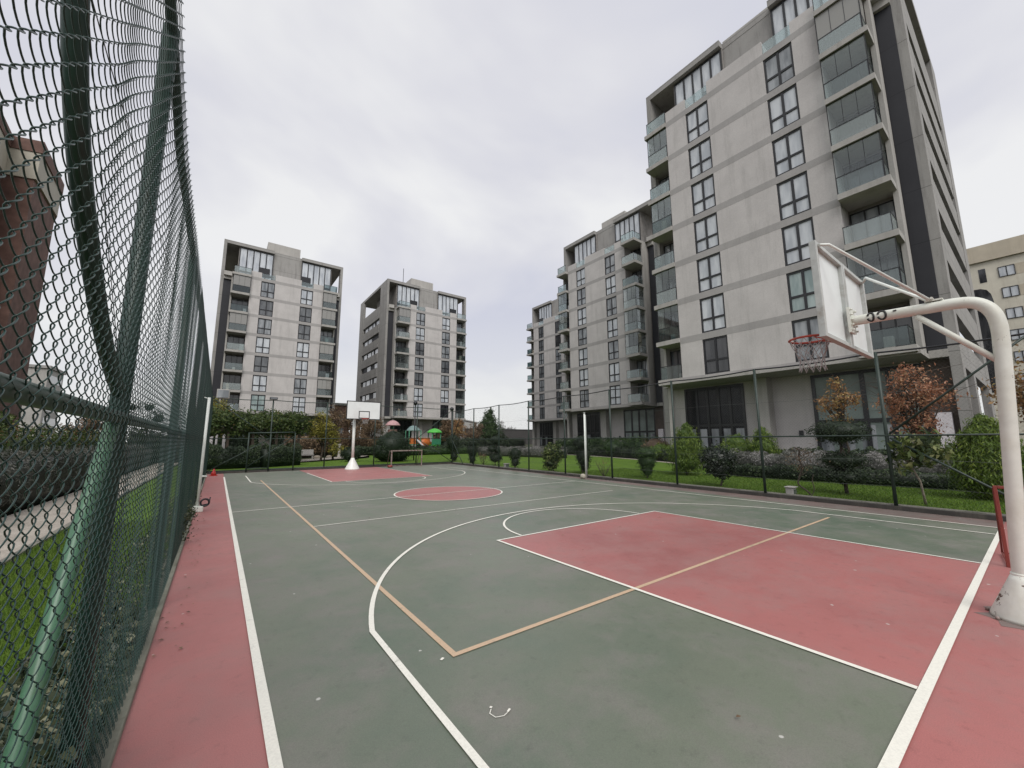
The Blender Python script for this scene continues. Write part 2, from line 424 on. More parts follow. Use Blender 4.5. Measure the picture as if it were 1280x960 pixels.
def branches(mb, base, top, r, tips, bend=.12, sub=0, n=7, rs=None):
    """a tapered trunk and limbs that reach towards the crown"""
    rs = rs or random
    b, t = Vector(base), Vector(top)
    mid = b.lerp(t, .5) + Vector((rs.uniform(-1, 1), rs.uniform(-1, 1), 0)) * bend * (t - b).length
    mb.tube([b, b.lerp(mid, .5) + Vector((0, 0, 0)), mid, t], [r, r * .85, r * .72, r * .5], n)
    for q in tips:
        s0 = b.lerp(t, rs.uniform(.55, .98)) if len(tips) > 3 else t
        q = Vector(q); m = s0.lerp(q, .5) + Vector((rs.uniform(-.1, .1), rs.uniform(-.1, .1), .12)) * (q - s0).length
        mb.tube([s0, m, q], [r * .42, r * .28, r * .1], 5)
        for _ in range(sub):
            a = m.lerp(q, rs.uniform(0, .8)); e = a + Vector((rs.uniform(-1, 1), rs.uniform(-1, 1), rs.uniform(-.2, .9))) * (q - s0).length * .45
            mb.tube([a, a.lerp(e, .5) + Vector((0, 0, .03)), e], [r * .18, r * .12, r * .05], 4)

def tree(name, label, cat, base, blobs, n, size, mat, trunk_r=.06, trunk_top=None, tips=8, sub=2, bark='bark', group=None, core=0, clump=.2, fill=.3, droop=0, aspect=.55, lean=(0, 0), shell=.85, per=14):
    root = thing(name, label, cat, base, group=group)
    cz = min(b[2] for b in blobs); tt = trunk_top if trunk_top is not None else cz
    mb = MB(); T = []
    for i in range(tips):
        b = blobs[i % len(blobs)]; d = unit(1)[0]
        T.append((b[0] + d[0] * b[3] * .75, b[1] + d[1] * b[4] * .75, b[2] + abs(d[2]) * b[5] * .8))
    branches(mb, (0, 0, -.05), (lean[0], lean[1], tt), trunk_r, T, sub=sub)
    obj('trunk', mb, M[bark], root)
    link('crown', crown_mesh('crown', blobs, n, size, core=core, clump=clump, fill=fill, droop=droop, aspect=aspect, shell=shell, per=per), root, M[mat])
    return root

def hedge_mesh(name, path, w, h, n, size, wob=.18, core=True, aspect=.5, top_wob=.12):
    """a loose clipped hedge that follows a line of ground points"""
    P = [np.array(p, float) for p in path]
    L = [np.linalg.norm(P[i + 1][:2] - P[i][:2]) for i in range(len(P) - 1)]; tot = sum(L)
    seg = RNG.choice(len(L), n, p=np.array(L) / tot); t = RNG.random(n)
    A = np.array([P[i] for i in seg]); B = np.array([P[i + 1] for i in seg])
    C = A + (B - A) * t[:, None]; s = (np.cumsum([0] + L)[seg] + t * np.array(L)[seg])
    d = (B - A); d[:, 2] = 0; d /= np.linalg.norm(d, axis=1)[:, None]; side = np.stack([-d[:, 1], d[:, 0], 0 * d[:, 0]], 1)
    hh = h * (1 + top_wob * np.sin(s * 2.3 + 1) * .6 + top_wob * np.sin(s * 5.1) * .5 + top_wob * .5 * np.sin(s * 11.3))
    ww = w * (1 + wob * np.sin(s * 3.1 + 2) * .5 + wob * .4 * np.sin(s * 7.7))
    a = RNG.uniform(-.15 * PI, 1.15 * PI, n)       # round the cross section
    ex = np.sign(np.cos(a)) * np.abs(np.cos(a)) ** .6; ez = np.sign(np.sin(a)) * np.abs(np.sin(a)) ** .6
    rr = 1 - np.abs(RNG.normal(size=n)) * .08
    P2 = C + side * (ex * rr * ww * .5)[:, None]; P2[:, 2] += np.clip((ez * .5 * rr + .5) * hh, .02, None)
    out = side * ex[:, None]; out[:, 2] += ez
    V, F = leaf_quads(P2, size, aspect, out)
    R = np.repeat(np.clip(.5 + .3 * np.sin(s * 1.9 + np.sin(s * .7) * 3) + RNG.normal(size=n) * .25, 0, 1), 4)
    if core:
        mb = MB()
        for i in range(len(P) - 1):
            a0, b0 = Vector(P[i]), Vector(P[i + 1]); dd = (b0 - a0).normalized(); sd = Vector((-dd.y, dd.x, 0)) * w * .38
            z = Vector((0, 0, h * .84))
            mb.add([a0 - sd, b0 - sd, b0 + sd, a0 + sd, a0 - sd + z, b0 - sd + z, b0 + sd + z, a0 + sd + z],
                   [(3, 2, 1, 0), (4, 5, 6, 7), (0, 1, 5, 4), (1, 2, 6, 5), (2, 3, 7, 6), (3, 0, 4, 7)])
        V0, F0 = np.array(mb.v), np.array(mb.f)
        F = np.vstack([F, F0 + len(V)]); V = np.vstack([V, V0]); R = np.concatenate([R, np.full(len(V0), .05)])  # inner block coloured near the darkest leaf tone, as shade inside the hedge
    return np_mesh(name, V, F, R)

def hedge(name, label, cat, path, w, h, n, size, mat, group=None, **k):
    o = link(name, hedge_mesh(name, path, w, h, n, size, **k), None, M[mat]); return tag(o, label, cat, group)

# ------------------------------------------------------------------ camera, light, sky
CAM = Vector((-.3882, -.6891, 1.7116)); YAW, PITCH, ROLL, FPX = .639558, .143097, -.00383, 489.912
cy, sy, cp, sp = math.cos(YAW), math.sin(YAW), math.cos(PITCH), math.sin(PITCH)
fwd = Vector((sy * cp, cy * cp, sp)); right = Vector((cy, -sy, 0)); up = right.cross(fwd)
r2 = right * math.cos(ROLL) + up * math.sin(ROLL); u2 = up * math.cos(ROLL) - right * math.sin(ROLL)
cd = bpy.data.cameras.new('camera'); cam = bpy.data.objects.new('camera', cd); COL.objects.link(cam)
mw = Matrix.Identity(4)
for i in range(3):
    mw[i][0] = r2[i]; mw[i][1] = u2[i]; mw[i][2] = -fwd[i]; mw[i][3] = CAM[i]
cam.matrix_world = mw
cd.sensor_width = 36; cd.sensor_fit = 'HORIZONTAL'; cd.lens = 36 * FPX / 1280; cd.clip_start = .02; cd.clip_end = 4000
scene.camera = cam

SUN_EL, SUN_AZ = math.radians(48), math.radians(205)     # azimuth clockwise from +Y
sd = Vector((math.sin(SUN_AZ) * math.cos(SUN_EL), math.cos(SUN_AZ) * math.cos(SUN_EL), math.sin(SUN_EL)))
sl = bpy.data.lights.new('sun', 'SUN'); sl.energy = 1.7; sl.angle = math.radians(35); sl.color = (1, .975, .94)
so = bpy.data.objects.new('sun', sl); COL.objects.link(so); so.rotation_euler = sd.to_track_quat('Z', 'Y').to_euler()

w = bpy.data.worlds.new('World'); scene.world = w; w.use_nodes = True
nt = w.node_tree
for n in list(nt.nodes): nt.nodes.remove(n)
wo = nt.nodes.new('ShaderNodeOutputWorld'); bg = nt.nodes.new('ShaderNodeBackground'); bg.inputs[1].default_value = .1
sky = nt.nodes.new('ShaderNodeTexSky'); sky.sky_type = 'NISHITA'; sky.sun_disc = False
sky.sun_elevation = SUN_EL; sky.sun_rotation = SUN_AZ; sky.dust_density = 3
tc = nt.nodes.new('ShaderNodeTexCoord')
sep = nt.nodes.new('ShaderNodeSeparateXYZ'); nt.links.new(tc.outputs['Generated'], sep.inputs[0])
za = nt.nodes.new('ShaderNodeMath'); za.operation = 'MAXIMUM'; za.inputs[1].default_value = 0.0; nt.links.new(sep.outputs[2], za.inputs[0])
zb = nt.nodes.new('ShaderNodeMath'); zb.operation = 'ADD'; zb.inputs[1].default_value = .35; nt.links.new(za.outputs[0], zb.inputs[0])
dx = nt.nodes.new('ShaderNodeMath'); dx.operation = 'DIVIDE'; nt.links.new(sep.outputs[0], dx.inputs[0]); nt.links.new(zb.outputs[0], dx.inputs[1])
dy = nt.nodes.new('ShaderNodeMath'); dy.operation = 'DIVIDE'; nt.links.new(sep.outputs[1], dy.inputs[0]); nt.links.new(zb.outputs[0], dy.inputs[1])
cmb = nt.nodes.new('ShaderNodeCombineXYZ'); nt.links.new(dx.outputs[0], cmb.inputs[0]); nt.links.new(dy.outputs[0], cmb.inputs[1])
cn = nt.nodes.new('ShaderNodeTexNoise'); cn.inputs['Scale'].default_value = 1.15; cn.inputs['Detail'].default_value = 5; cn.inputs['Roughness'].default_value = .5; cn.inputs['Distortion'].default_value = .3
nt.links.new(cmb.outputs[0], cn.inputs['Vector'])
cr = ramp(nt, [(.36, (5.0, 5.1, 5.85)), (.47, (5.9, 5.9, 6.3)), (.57, (7.0, 7.0, 7.05))]); nt.links.new(cn.outputs[0], cr.inputs[0])
hz = ramp(nt, [(.0, (1, 1, 1)), (.32, (0, 0, 0))]); nt.links.new(za.outputs[0], hz.inputs[0])
c1 = mixc(nt, cr.outputs[0], (6.5, 6.55, 6.5), hz.outputs[0])
c2 = mixc(nt, c1, sky.outputs[0], .07)
nt.links.new(c2, bg.inputs[0]); nt.links.new(bg.outputs[0], wo.inputs[0])

vs = scene.view_settings; vs.view_transform = 'Standard'; vs.look = 'None'; vs.exposure = .36; vs.gamma = 1; vs.use_curve_mapping = False
scene.render.engine = 'CYCLES'
scene.cycles.max_bounces = 6; scene.cycles.transparent_max_bounces = 12; scene.cycles.diffuse_bounces = 3; scene.cycles.glossy_bounces = 2
scene.cycles.use_denoising = True
scene.cycles.caustics_reflective = False; scene.cycles.caustics_refractive = False

# ------------------------------------------------------------------ ground, court
W, LN = 11.838, 22.6; HALF = LN / 2; XC = W / 2
FX = lambda y: 12.98 + .032 * y                                    # line of the fence on the building side
def sheet(pts, z, mb=None):
    mb = mb or MB(); mb.add([(x, y, z) for x, y in pts], [tuple(range(len(pts)))]); return mb
mb = MB()
# one sheet to the horizon
mb.add([(-1500, -1500, -.10), (1500, -1500, -.10), (1500, 1500, -.10), (-1500, 1500, -.10)], [(0, 1, 2, 3)])
struct('ground', mb, M['ground'])
FARY = 26.0
struct('court_surround', sheet([(-.70, -4), (FX(-4) - .08, -4), (FX(FARY) - .08, FARY), (-.70, FARY)], 0), M['court_pink'])
struct('court_surface', sheet([(0, 0), (W, 0), (FX(FARY) - .3, 21.5), (FX(FARY) - .25, FARY - .06), (0, FARY - .06)], .003), M['court_green'])
struct('court_margin', sheet([(W + .02, 0), (FX(0) - .085, 0), (FX(FARY) - .085, FARY - .05), (W + .02, FARY - .05)], .0015), M['court_margin'])
kw, kd, rc, r3, bk, s3 = 4.586, 5.135, 1.749, 5.195, 1.90, .874
pk = MB(); sheet([(XC - kw / 2, 0), (XC + kw / 2, 0), (XC + kw / 2, kd), (XC - kw / 2, kd)], .006, pk)
sheet([(XC - kw / 2, LN - kd), (XC + kw / 2, LN - kd), (XC + kw / 2, FARY - .08), (XC - kw / 2, FARY - .08)], .006, pk)
sheet([(XC + rc * math.cos(a), HALF + rc * math.sin(a)) for a in np.linspace(0, 2 * PI, 65)[:-1]], .006, pk)
struct('court_paint', pk, M['court_pink'])

def strip(mb, pts, w, z):
    """a painted line of width w along pts"""
    P = [Vector((p[0], p[1])) for p in pts]; L = []; R = []
    for i, p in enumerate(P):
        t = (P[min(i + 1, len(P) - 1)] - P[max(i - 1, 0)]).normalized(); nn = Vector((-t.y, t.x)) * w / 2
        L.append(p + nn); R.append(p - nn)
    n = len(P)
    mb.add([(q.x, q.y, z) for q in L] + [(q.x, q.y, z) for q in R], [(i, n + i, n + i + 1, i + 1) for i in range(n - 1)])
def arc(cx, cy_, r, a0, a1, n=48): return [(cx + r * math.cos(a), cy_ + r * math.sin(a)) for a in np.linspace(a0, a1, n)]
vx, vy = 1.283, 2.345
lo = MB()
ov = [(vx, vy), (W - vx, vy), (W - vx, LN - vy), (vx, LN - vy)]
strip(lo, [(vx - .025, vy), (W - vx, vy)], .052, .009); strip(lo, [(vx, vy + .0265), (vx, LN - vy)], .052, .009)
struct('court_lines_orange', lo, M['line_orange'])
lw = MB(); z = .012
strip(lw, [(0, -.03), (0, 23.3)], .062, z); strip(lw, [(W, .035), (W, 23.0)], .05, z)
strip(lw, [(.035, 0), (W + .02, 0)], .066, z)
strip(lw, [(.034, HALF), (W - .03, HALF)], .042, z)
strip(lw, [(vx + .03, HALF - 3), (W - vx, HALF - 3)], .036, z)
for side in (0, 1):
    Y = lambda y: y if side == 0 else LN - y
    e = 0.036 if side == 0 else -.75
    xl, xr = XC - kw / 2, XC + kw / 2
    strip(lw, [(xl, Y(e)), (xl, Y(kd - .02))], .048, z); strip(lw, [(xr, Y(e)), (xr, Y(kd - .02))], .042, z)
    strip(lw, [(xl - .022, Y(kd)), (xr + .022, Y(kd))], .042, z)
    s = 1 if side == 0 else -1
    strip(lw, arc(XC, Y(kd + .024), rc, s * .012, s * (PI - .012)), .042, z)
    th = math.acos((XC - s3) / r3)
    strip(lw, [(s3, Y(e))] + [(x, Y(bk) + s * yy) for x, yy in [(XC + r3 * math.cos(a), r3 * math.sin(a)) for a in np.linspace(PI - th, th, 90)]] + [(W - s3, Y(e))], .048, z)
strip(lw, arc(XC, HALF, rc, 0, 2 * PI, 73), .045, z + .003)
struct('court_lines_white', lw, M['line_white'])

# chalk scrawl and litter worn on the court
ck = MB()
strip(ck, [(1.16, 1.63), (1.13, 1.60), (1.14, 1.55), (1.19, 1.53), (1.24, 1.545)], .006, .0085)
strip(ck, [(1.225, 1.54), (1.255, 1.555)], .014, .0125); strip(ck, [(1.158, 1.635), (1.172, 1.645)], .016, .0125)
strip(ck, [(1.16, 2.34), (1.19, 2.36)], .022, .0085)
strip(ck, [(5.05, -.72), (5.12, -.735)], .012, .006); strip(ck, [(5.18, -.74), (5.30, -.78)], .012, .006)
struct('court_chalk_marks', ck, M['line_white'])

def uneven_patch(name, cx, cy_, rx, ry, z, mat, k=23, seed=1):
    rg = random.Random(seed); pts = []
    for i in range(k):
        a = 2 * PI * i / k; q = 1 + rg.uniform(-.22, .22); pts.append((cx + rx * q * math.cos(a), cy_ + ry * q * math.sin(a)))
    struct(name, sheet(pts, z), M[mat])
uneven_patch('court_grime', 5.92, -.40, .33, .31, .0022, 'court_margin', seed=3)  # uneven, duller patch of court colour round the near hoop's base
# kerbs
kb = MB(); kb.box(-.86, -.70, -4, FARY + .1, -.1, .035); struct('kerb_beside_left_path', kb, M['kerb_side'], bevel=.012)
kb = MB(); kb.add([(FX(-4) - .08, -4, -.1), (FX(-4) + .02, -4, -.1), (FX(FARY) + .02, FARY, -.1), (FX(FARY) - .08, FARY, -.1),
                   (FX(-4) - .08, -4, .10), (FX(-4) + .02, -4, .10), (FX(FARY) + .02, FARY, .10), (FX(FARY) - .08, FARY, .10)],
                  [(3, 2, 1, 0), (4, 5, 6, 7), (0, 1, 5, 4), (1, 2, 6, 5), (2, 3, 7, 6), (3, 0, 4, 7)])
struct('kerb_dark_edge', kb, M['kerb_dark'])
kb = MB(); kb.add([(FX(-4) + .03, -4, -.1), (FX(-4) + .20, -4, -.1), (FX(FARY) + .20, FARY, -.1), (FX(FARY) + .03, FARY, -.1),
                   (FX(-4) + .03, -4, .125), (FX(-4) + .20, -4, .125), (FX(FARY) + .20, FARY, .125), (FX(FARY) + .03, FARY, .125)],
                  [(3, 2, 1, 0), (4, 5, 6, 7), (0, 1, 5, 4), (1, 2, 6, 5), (2, 3, 7, 6), (3, 0, 4, 7)])
struct('kerb_lawn_edge', kb, M['kerb'], bevel=.02)
kb = MB(); kb.box(-.70, FX(FARY) - .08, FARY, FARY + .12, -.1, .10); struct('kerb_far_dark', kb, M['kerb_dark'])
kb = MB(); kb.box(-.70, FX(FARY) - .08, FARY + .13, FARY + .27, -.1, .11); struct('kerb_far_pale', kb, M['kerb'], bevel=.02)

# lawns and paths
def smooth_poly(pts, k=6):
    out = []
    n = len(pts)
    for i in range(n - 1):
        p0, p1, p2, p3 = (Vector(pts[max(i - 1, 0)]), Vector(pts[i]), Vector(pts[i + 1]), Vector(pts[min(i + 2, n - 1)]))
        for j in range(k):
            t = j / k
            q = .5 * ((2 * p1) + (-p0 + p2) * t + (2 * p0 - 5 * p1 + 4 * p2 - p3) * t * t + (-p0 + 3 * p1 - 3 * p2 + p3) * t ** 3)
            out.append((q.x, q.y))
    out.append(tuple(pts[-1])); return out
edge = smooth_poly([(21.0, -12), (21.6, -2), (22.3, 4), (22.9, 9), (24.4, 13.5), (27.3, 19), (30.3, 27), (31.6, 36), (31, 46), (28, 58)])
def terrain(name, pts, z, mat): return struct(name, sheet(pts, z), M[mat])
lawn_poly = [(FX(-12) + .2, -12)] + edge + [(14.6, 58), (13.2, 44), (11.5, 38.5), (5.2, 33.6), (3.2, 32.4), (-.7, 31.8), (-.7, FARY + .27), (FX(FARY) + .19, FARY + .27)]
terrain('lawn', lawn_poly, .09, 'lawn')
oe = [(x + 1.35, y + .1) for x, y in edge]
terrain('garden_path', edge + oe[::-1], .094, 'path')
pm = smooth_poly([(-.7, 33.2), (3, 33.8), (6.5, 36.5), (10.5, 40.5), (13.4, 45), (15.2, 52), (16.2, 60)])
terrain('sandy_path', pm + [(x - 1.2, y + 2.2) for x, y in pm][::-1], .096, 'path')
terrain('lawn_left', [(-2.62, -6), (-.87, -6), (-.87, 60), (-2.62, 60)], .02, 'lawn')
terrain('path_left', [(-4.15, -6), (-2.72, -6), (-2.72, 60), (-4.15, 60)], .03, 'path')
kb = MB(); kb.box(-2.72, -2.62, -6, 60, -.1, .07); struct('kerb_path_left', kb, M['kerb'], bevel=.01)
terrain('forecourt', [(29.5, -14), (62, -14), (62, 16), (29.5, 16)], -.02, 'asphalt')

# ------------------------------------------------------------------ chain link fences
def chain_mesh(name, origin, axis, length, z0, top, w=.085, h=.075, r=.0017, sides=3, rounded=False, depth=.004, seed=1):
    """woven wires that zigzag upwards and hook their neighbours: one wire per half cell"""
    rg = np.random.default_rng(seed)
    ax = np.array(axis, float); ax /= np.linalg.norm(ax); nrm = np.array([-ax[1], ax[0], 0]); O = np.array(origin, float)
    w = w / 2; ncol = int(length / w); V = []; F = []; off = 0
    for c in range(ncol):
        s0 = c * w; odd = c % 2
        ht = top(s0) if callable(top) else top
        nk = int((ht - z0) / (h / 2))
        k = np.arange(nk + 1)
        px = np.where(k % 2 == odd, s0 - .07 * w, s0 + w * 1.07); pz = z0 + k * h / 2
        pd = np.where(k % 2 == 0, -depth, depth) * 0
        if rounded:
            Q = []
            for i in range(nk):
                a = np.array([px[i], pz[i]]); b = np.array([px[i + 1], pz[i + 1]]); d = -depth if i % 2 == odd else depth
                for t in (.0, .12, .3, .5, .7, .88):
                    tx = t * .55 + .45 * (.5 - .5 * math.cos(PI * t))
                    Q.append((a[0] + (b[0] - a[0]) * tx, a[1] + (b[1] - a[1]) * t, d * math.sin(PI * t) ** .5 if t else 0))
            Q = np.array(Q)
        else:
            Q = np.stack([px, pz, np.where(k % 2 == odd, -depth, depth) * .5], 1)
        m = len(Q)
        C = O + ax * Q[:, :1] + nrm * Q[:, 2:3] + np.array([0, 0, 1.]) * Q[:, 1:2]
        wob = .010 * math.sin(s0 * 3.1) + .006 * math.sin(s0 * 9.2)
        C = C + nrm * (wob * np.sin(Q[:, 1:2] * 1.6))
        T = np.gradient(C, axis=0); T /= np.linalg.norm(T, axis=1)[:, None]
        A = np.cross(T, nrm); A /= np.linalg.norm(A, axis=1)[:, None] + 1e-9; B = np.cross(T, A)
        ang = 2 * PI * np.arange(sides) / sides
        R = C[:, None, :] + (A[:, None, :] * np.cos(ang)[None, :, None] + B[:, None, :] * np.sin(ang)[None, :, None]) * r
        V.append(R.reshape(-1, 3))
        i = np.arange(m - 1)[:, None] * sides; j = np.arange(sides)[None, :]; j2 = (j + 1) % sides
        F.append(np.stack([i + j, i + j2, i + sides + j2, i + sides + j], -1).reshape(-1, 4) + off); off += m * sides
    return np_mesh(name, np.vstack(V), np.vstack(F), smooth=rounded)

PR = .038
# left fence, beside the camera
FL = -.745
lf = thing('chain_link_fence', 'tall green chain link fence running close along the pink strip, with ivy at its foot', 'fence', (FL, 0, 0))
topL = lambda y: 3.86 + (max(0, 2.9 - y) * .22 if y > 1 else .42)
postsL = [-1.0, 2.0, 4.95, 7.95, 10.9, 13.9, 16.9, 19.9, 22.9, 25.9]
for y in postsL:
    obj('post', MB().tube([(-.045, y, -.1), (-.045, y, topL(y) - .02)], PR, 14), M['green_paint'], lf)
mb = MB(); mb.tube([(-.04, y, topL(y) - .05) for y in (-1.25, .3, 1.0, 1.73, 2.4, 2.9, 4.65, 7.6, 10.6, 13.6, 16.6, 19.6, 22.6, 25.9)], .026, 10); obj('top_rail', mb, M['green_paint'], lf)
mb = MB(); mb.tube([(-.035, y, 1.83 + .006 * math.sin(y * 2)) for y in np.arange(-1.25, 26, 1.49)], .030, 12); obj('middle_rail', mb, M['green_rail'], lf)
def curve_pts(P, k=6):
    out = []
    n = len(P)
    for i in range(n - 1):
        p0, p1, p2, p3 = (Vector(P[max(i - 1, 0)]), Vector(P[i]), Vector(P[i + 1]), Vector(P[min(i + 2, n - 1)]))
        for j in range(k):
            t = j / k
            out.append(.5 * ((2 * p1) + (-p0 + p2) * t + (2 * p0 - 5 * p1 + 4 * p2 - p3) * t * t + (-p0 + 3 * p1 - 3 * p2 + p3) * t ** 3))
    out.append(Vector(P[-1])); return out
KK = lambda P: [(x, -.69 + (y + .69) * 1.11, 1.712 + (z - 1.712) * 1.11) for x, y, z in P]
mb = MB(); mb.tube(curve_pts(KK([(-.05, 1.70, 1.93), (-.05, 1.36, 2.07), (-.05, 1.04, 2.27), (-.05, .77, 2.50), (-.05, .59, 2.79), (-.05, .47, 3.2), (-.05, .38, 3.9)])), .028, 12)
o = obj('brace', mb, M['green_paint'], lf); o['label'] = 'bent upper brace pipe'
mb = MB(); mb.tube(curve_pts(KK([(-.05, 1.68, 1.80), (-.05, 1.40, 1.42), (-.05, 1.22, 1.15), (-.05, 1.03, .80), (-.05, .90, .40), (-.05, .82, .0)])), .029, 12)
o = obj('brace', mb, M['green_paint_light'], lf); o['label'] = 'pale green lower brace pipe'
for yy, s in ((25.9, -1),):
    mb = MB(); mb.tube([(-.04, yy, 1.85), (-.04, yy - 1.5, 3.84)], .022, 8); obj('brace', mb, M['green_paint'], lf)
for zz in (.42, 1.12, 2.9):
    mb = MB(); mb.tube([(-.012, y, zz + .015 * math.sin(y * 1.7 + zz)) for y in np.arange(-1.5, 26, .8)], .0016, 4); obj('line_wire', mb, M['grey_wire'], lf)
mb = MB(); mb.tube([(-.02, .62, 2.95), (-.02, 1.0, 2.62), (-.02, 1.7, 2.05)], .0014, 4); obj('loose_wire', mb, M['grey_wire'], lf)
near = chain_mesh('mesh_near', (0, -2.0, 0), (0, 1, 0), 8.1, .02, lambda s: topL(s - 2.0) + .05, rounded=True, r=.0019, sides=5, depth=.006)
link('wire_mesh', near, lf, M['green_wire'])
far = chain_mesh('mesh_far', (0, 6.12, 0), (0, 1, 0), 19.8, .02, 3.91, r=.0024, sides=3)
link('wire_mesh', far, lf, M['green_wire'])

# fence on the lawn side
rf = thing('chain_link_fence', 'long chain link fence on thin dark green posts between the court and the lawn', 'fence', (0, 0, 0))
postsR = [-1.3, 1.66, 4.57, 7.5, 10.55, 13.5, 16.45, 19.5, 22.7, 25.95]
HR = 3.93
for y in postsR:
    obj('post', MB().tube([(FX(y), y, .0), (FX(y), y, HR)], PR, 12), M['fence_dark'], rf)
mb = MB(); pts = []
for a, b in zip(postsR[:-1], postsR[1:]):
    for t in (0, .25, .5, .75): yy = a + (b - a) * t; pts.append((FX(yy), yy, HR - .02 - .05 * math.sin(PI * t)))
pts.append((FX(25.95), 25.95, HR)); mb.tube(pts, .022, 8); obj('top_rail', mb, M['frame_dark'], rf)
mb = MB(); mb.tube([(FX(y) - .02, y, 1.80) for y in postsR], .021, 8); obj('middle_rail', mb, M['fence_dark'], rf)
for a, b in (((-.9, 4.0), (1.60, 1.84)), ((1.60, 1.74), (-.75, .05)), ((25.9, 1.84), (24.3, 3.85)), ((25.9, 1.74), (24.2, .1))):
    mb = MB(); mb.tube([(FX(a[0]) - .03, a[0], a[1]), (FX(b[0]) - .03, b[0], b[1])], .024, 8); obj('brace', mb, M['fence_dark'], rf)
for zz in (.55, 1.2, 2.85):
    mb = MB(); mb.tube([(FX(y) - .01, y, zz + .02 * math.sin(y * 1.3)) for y in np.arange(-1.3, 26, 1.0)], .003, 4); obj('line_wire', mb, M['grey_wire'], rf)
ln = math.hypot(27.3, FX(26) - FX(-1.3))
link('wire_mesh', chain_mesh('mesh_right', (FX(-1.3), -1.3, .1), (FX(26) - FX(-1.3), 27.3, 0), ln, .0, 3.78, w=.085, h=.085, r=.0012, sides=3, depth=.003), rf, M['grey_wire'])

# fence across the far end
ff = thing('chain_link_fence', 'dark chain link fence across the far end of the court behind the small hoop', 'fence', (0, FARY + .06, 0))
xs = [-.75, 2.05, 5.0, 8.03, 11.0, FX(FARY)]
for x in xs[1:-1]: obj('post', MB().tube([(x, 0, 0), (x, 0, 4.12)], PR, 10), M['fence_dark'], ff)
obj('top_rail', MB().tube([(x, 0, 4.1 - (.05 if i % 2 else 0)) for i, x in enumerate(np.linspace(-.75, FX(FARY), 11))], .022, 8), M['fence_dark'], ff)
obj('middle_rail', MB().tube([(-.75, -.02, 1.87), (FX(FARY), -.02, 1.87)], .02, 8), M['fence_dark'], ff)
obj('bottom_rail', MB().tube([(-.75, -.02, .14), (FX(FARY), -.02, .14)], .03, 8), M['fence_dark'], ff)
for a, b in (((-.7, 4.0), (2.0, 1.9)), ((2.0, 1.85), (-.7, .15)), ((FX(FARY) - .05, .2), (11.05, 1.85)), ((FX(FARY) - .05, 4.0), (11.05, 1.9))):
    obj('brace', MB().tube([(a[0], -.02, a[1]), (b[0], -.02, b[1])], .024, 8), M['fence_dark'], ff)
link('wire_mesh', chain_mesh('mesh_end', (-.75, 0, .05), (1, 0, 0), FX(FARY) + .75, 0, 4.05, w=.11, h=.11, r=.0014, depth=.003), ff, M['fence_dark'])
gt = thing('mesh_gate', 'low dark metal framed gate set in the far end fence', 'gate', (1.0, FARY - .03, 0))
for x in (0, 1.05, 2.3): obj('gate_post', MB().tube([(x, 0, .02), (x, 0, 2.2)], .035, 8), M['fence_dark'], gt)
obj('gate_rail', MB().tube([(0, 0, 2.18), (2.3, 0, 2.24)], .035, 8), M['fence_dark'], gt)
obj('gate_rail', MB().tube([(0, 0, .22), (1.05, 0, .22)], .025, 8), M['fence_dark'], gt)
obj('gate_brace', MB().tube([(0, 0, .3), (2.25, 0, 2.0)], .022, 8), M['fence_dark'], gt)
fl = thing('floodlight', 'small dark floodlight on top of a far fence post left of the small hoop', 'floodlight', (2.05, FARY + .06, 4.12))
obj('lamp_housing', MB().box(-.2, .2, -.14, .12, .02, .16), M['frame_dark'], fl, bevel=.02); obj('lamp_glass', MB().box(-.17, .17, -.155, -.14, .04, .14), M['pane_grey'], fl)
fl = thing('floodlight', 'pale grey floodlight box high on the left fence corner post', 'floodlight', (-.62, FARY - .5, 4.0))
obj('lamp_housing', MB().box(-.02, .55, -.2, .15, .0, .5), M['stone_grey'], fl, bevel=.03); obj('lamp_glass', MB().box(.03, .5, -.22, -.2, .05, .45), M['pane_mid'], fl)

# ------------------------------------------------------------------ basketball hoops
def scribble(mb, c, ax_y, rad, r, y0, w):
    """a painted ring that hugs the pipe (its axis runs along +-Y)"""
    pts = []
    for k in range(13):
        a = .25 + k / 12 * 5.8; dy = w * math.cos(a); ph = PI + .9 * math.sin(a)
        pts.append((c[0] + math.cos(ph) * (rad + .001), y0 + dy, c[1] + ax_y * dy + math.sin(ph) * (rad + .001)))
    mb.tube(pts, r, 5)

# the near hoop
nh = thing('basketball_hoop', 'near white basketball hoop on a bent pipe pole, its board seen from behind', 'basketball hoop', (5.92, -.40, 0))
ba = obj('base', MB().lathe([(.238, 0), (.234, .03), (.088, .36), (.062, .42)], 28), M['hoop_base'], nh)
obj('weld_collar', MB().lathe([(.064, .405), (.068, .415), (.064, .43)], 24), M['hoop_base'], ba)
for k in range(6):
    a = k * PI / 3 + .3; obj('bolt', MB().lathe([(.016, .0), (.016, .022), (.008, .03)], 6, (.262 * math.cos(a), .262 * math.sin(a), .002)), M['goal_grey'], nh)
A = [(0, 0, .36), (0, -.03, .9), (0, -.09, 1.82), (0, -.135, 2.55), (0, -.145, 2.86), (0, -.11, 3.03), (0, -.02, 3.13), (0, .12, 3.165), (0, .35, 3.17), (0, .70, 3.18), (0, 1.0, 3.185)]
pp = curve_pts(A, 5)
obj('pole', MB().tube(pp, [.060 if q.z < 2.6 else .061 for q in pp], 24), M['hoop_white'], nh)
obj('brace', MB().tube([(0, -.10, 2.50), (0, .42, 3.10)], .030, 14), M['hoop_white'], nh)
sc = MB(); scribble(sc, (0, 3.183), .02, .063, .011, .80, .028); scribble(sc, (0, 3.181), .02, .063, .011, .70, .036); sc.tube([(-.064, .60, 3.20), (-.066, .57, 3.205)], .008, 5)
obj('black_scrawl', sc, M['black_paint'], nh)
YB = 1.055                                        # board plane, local
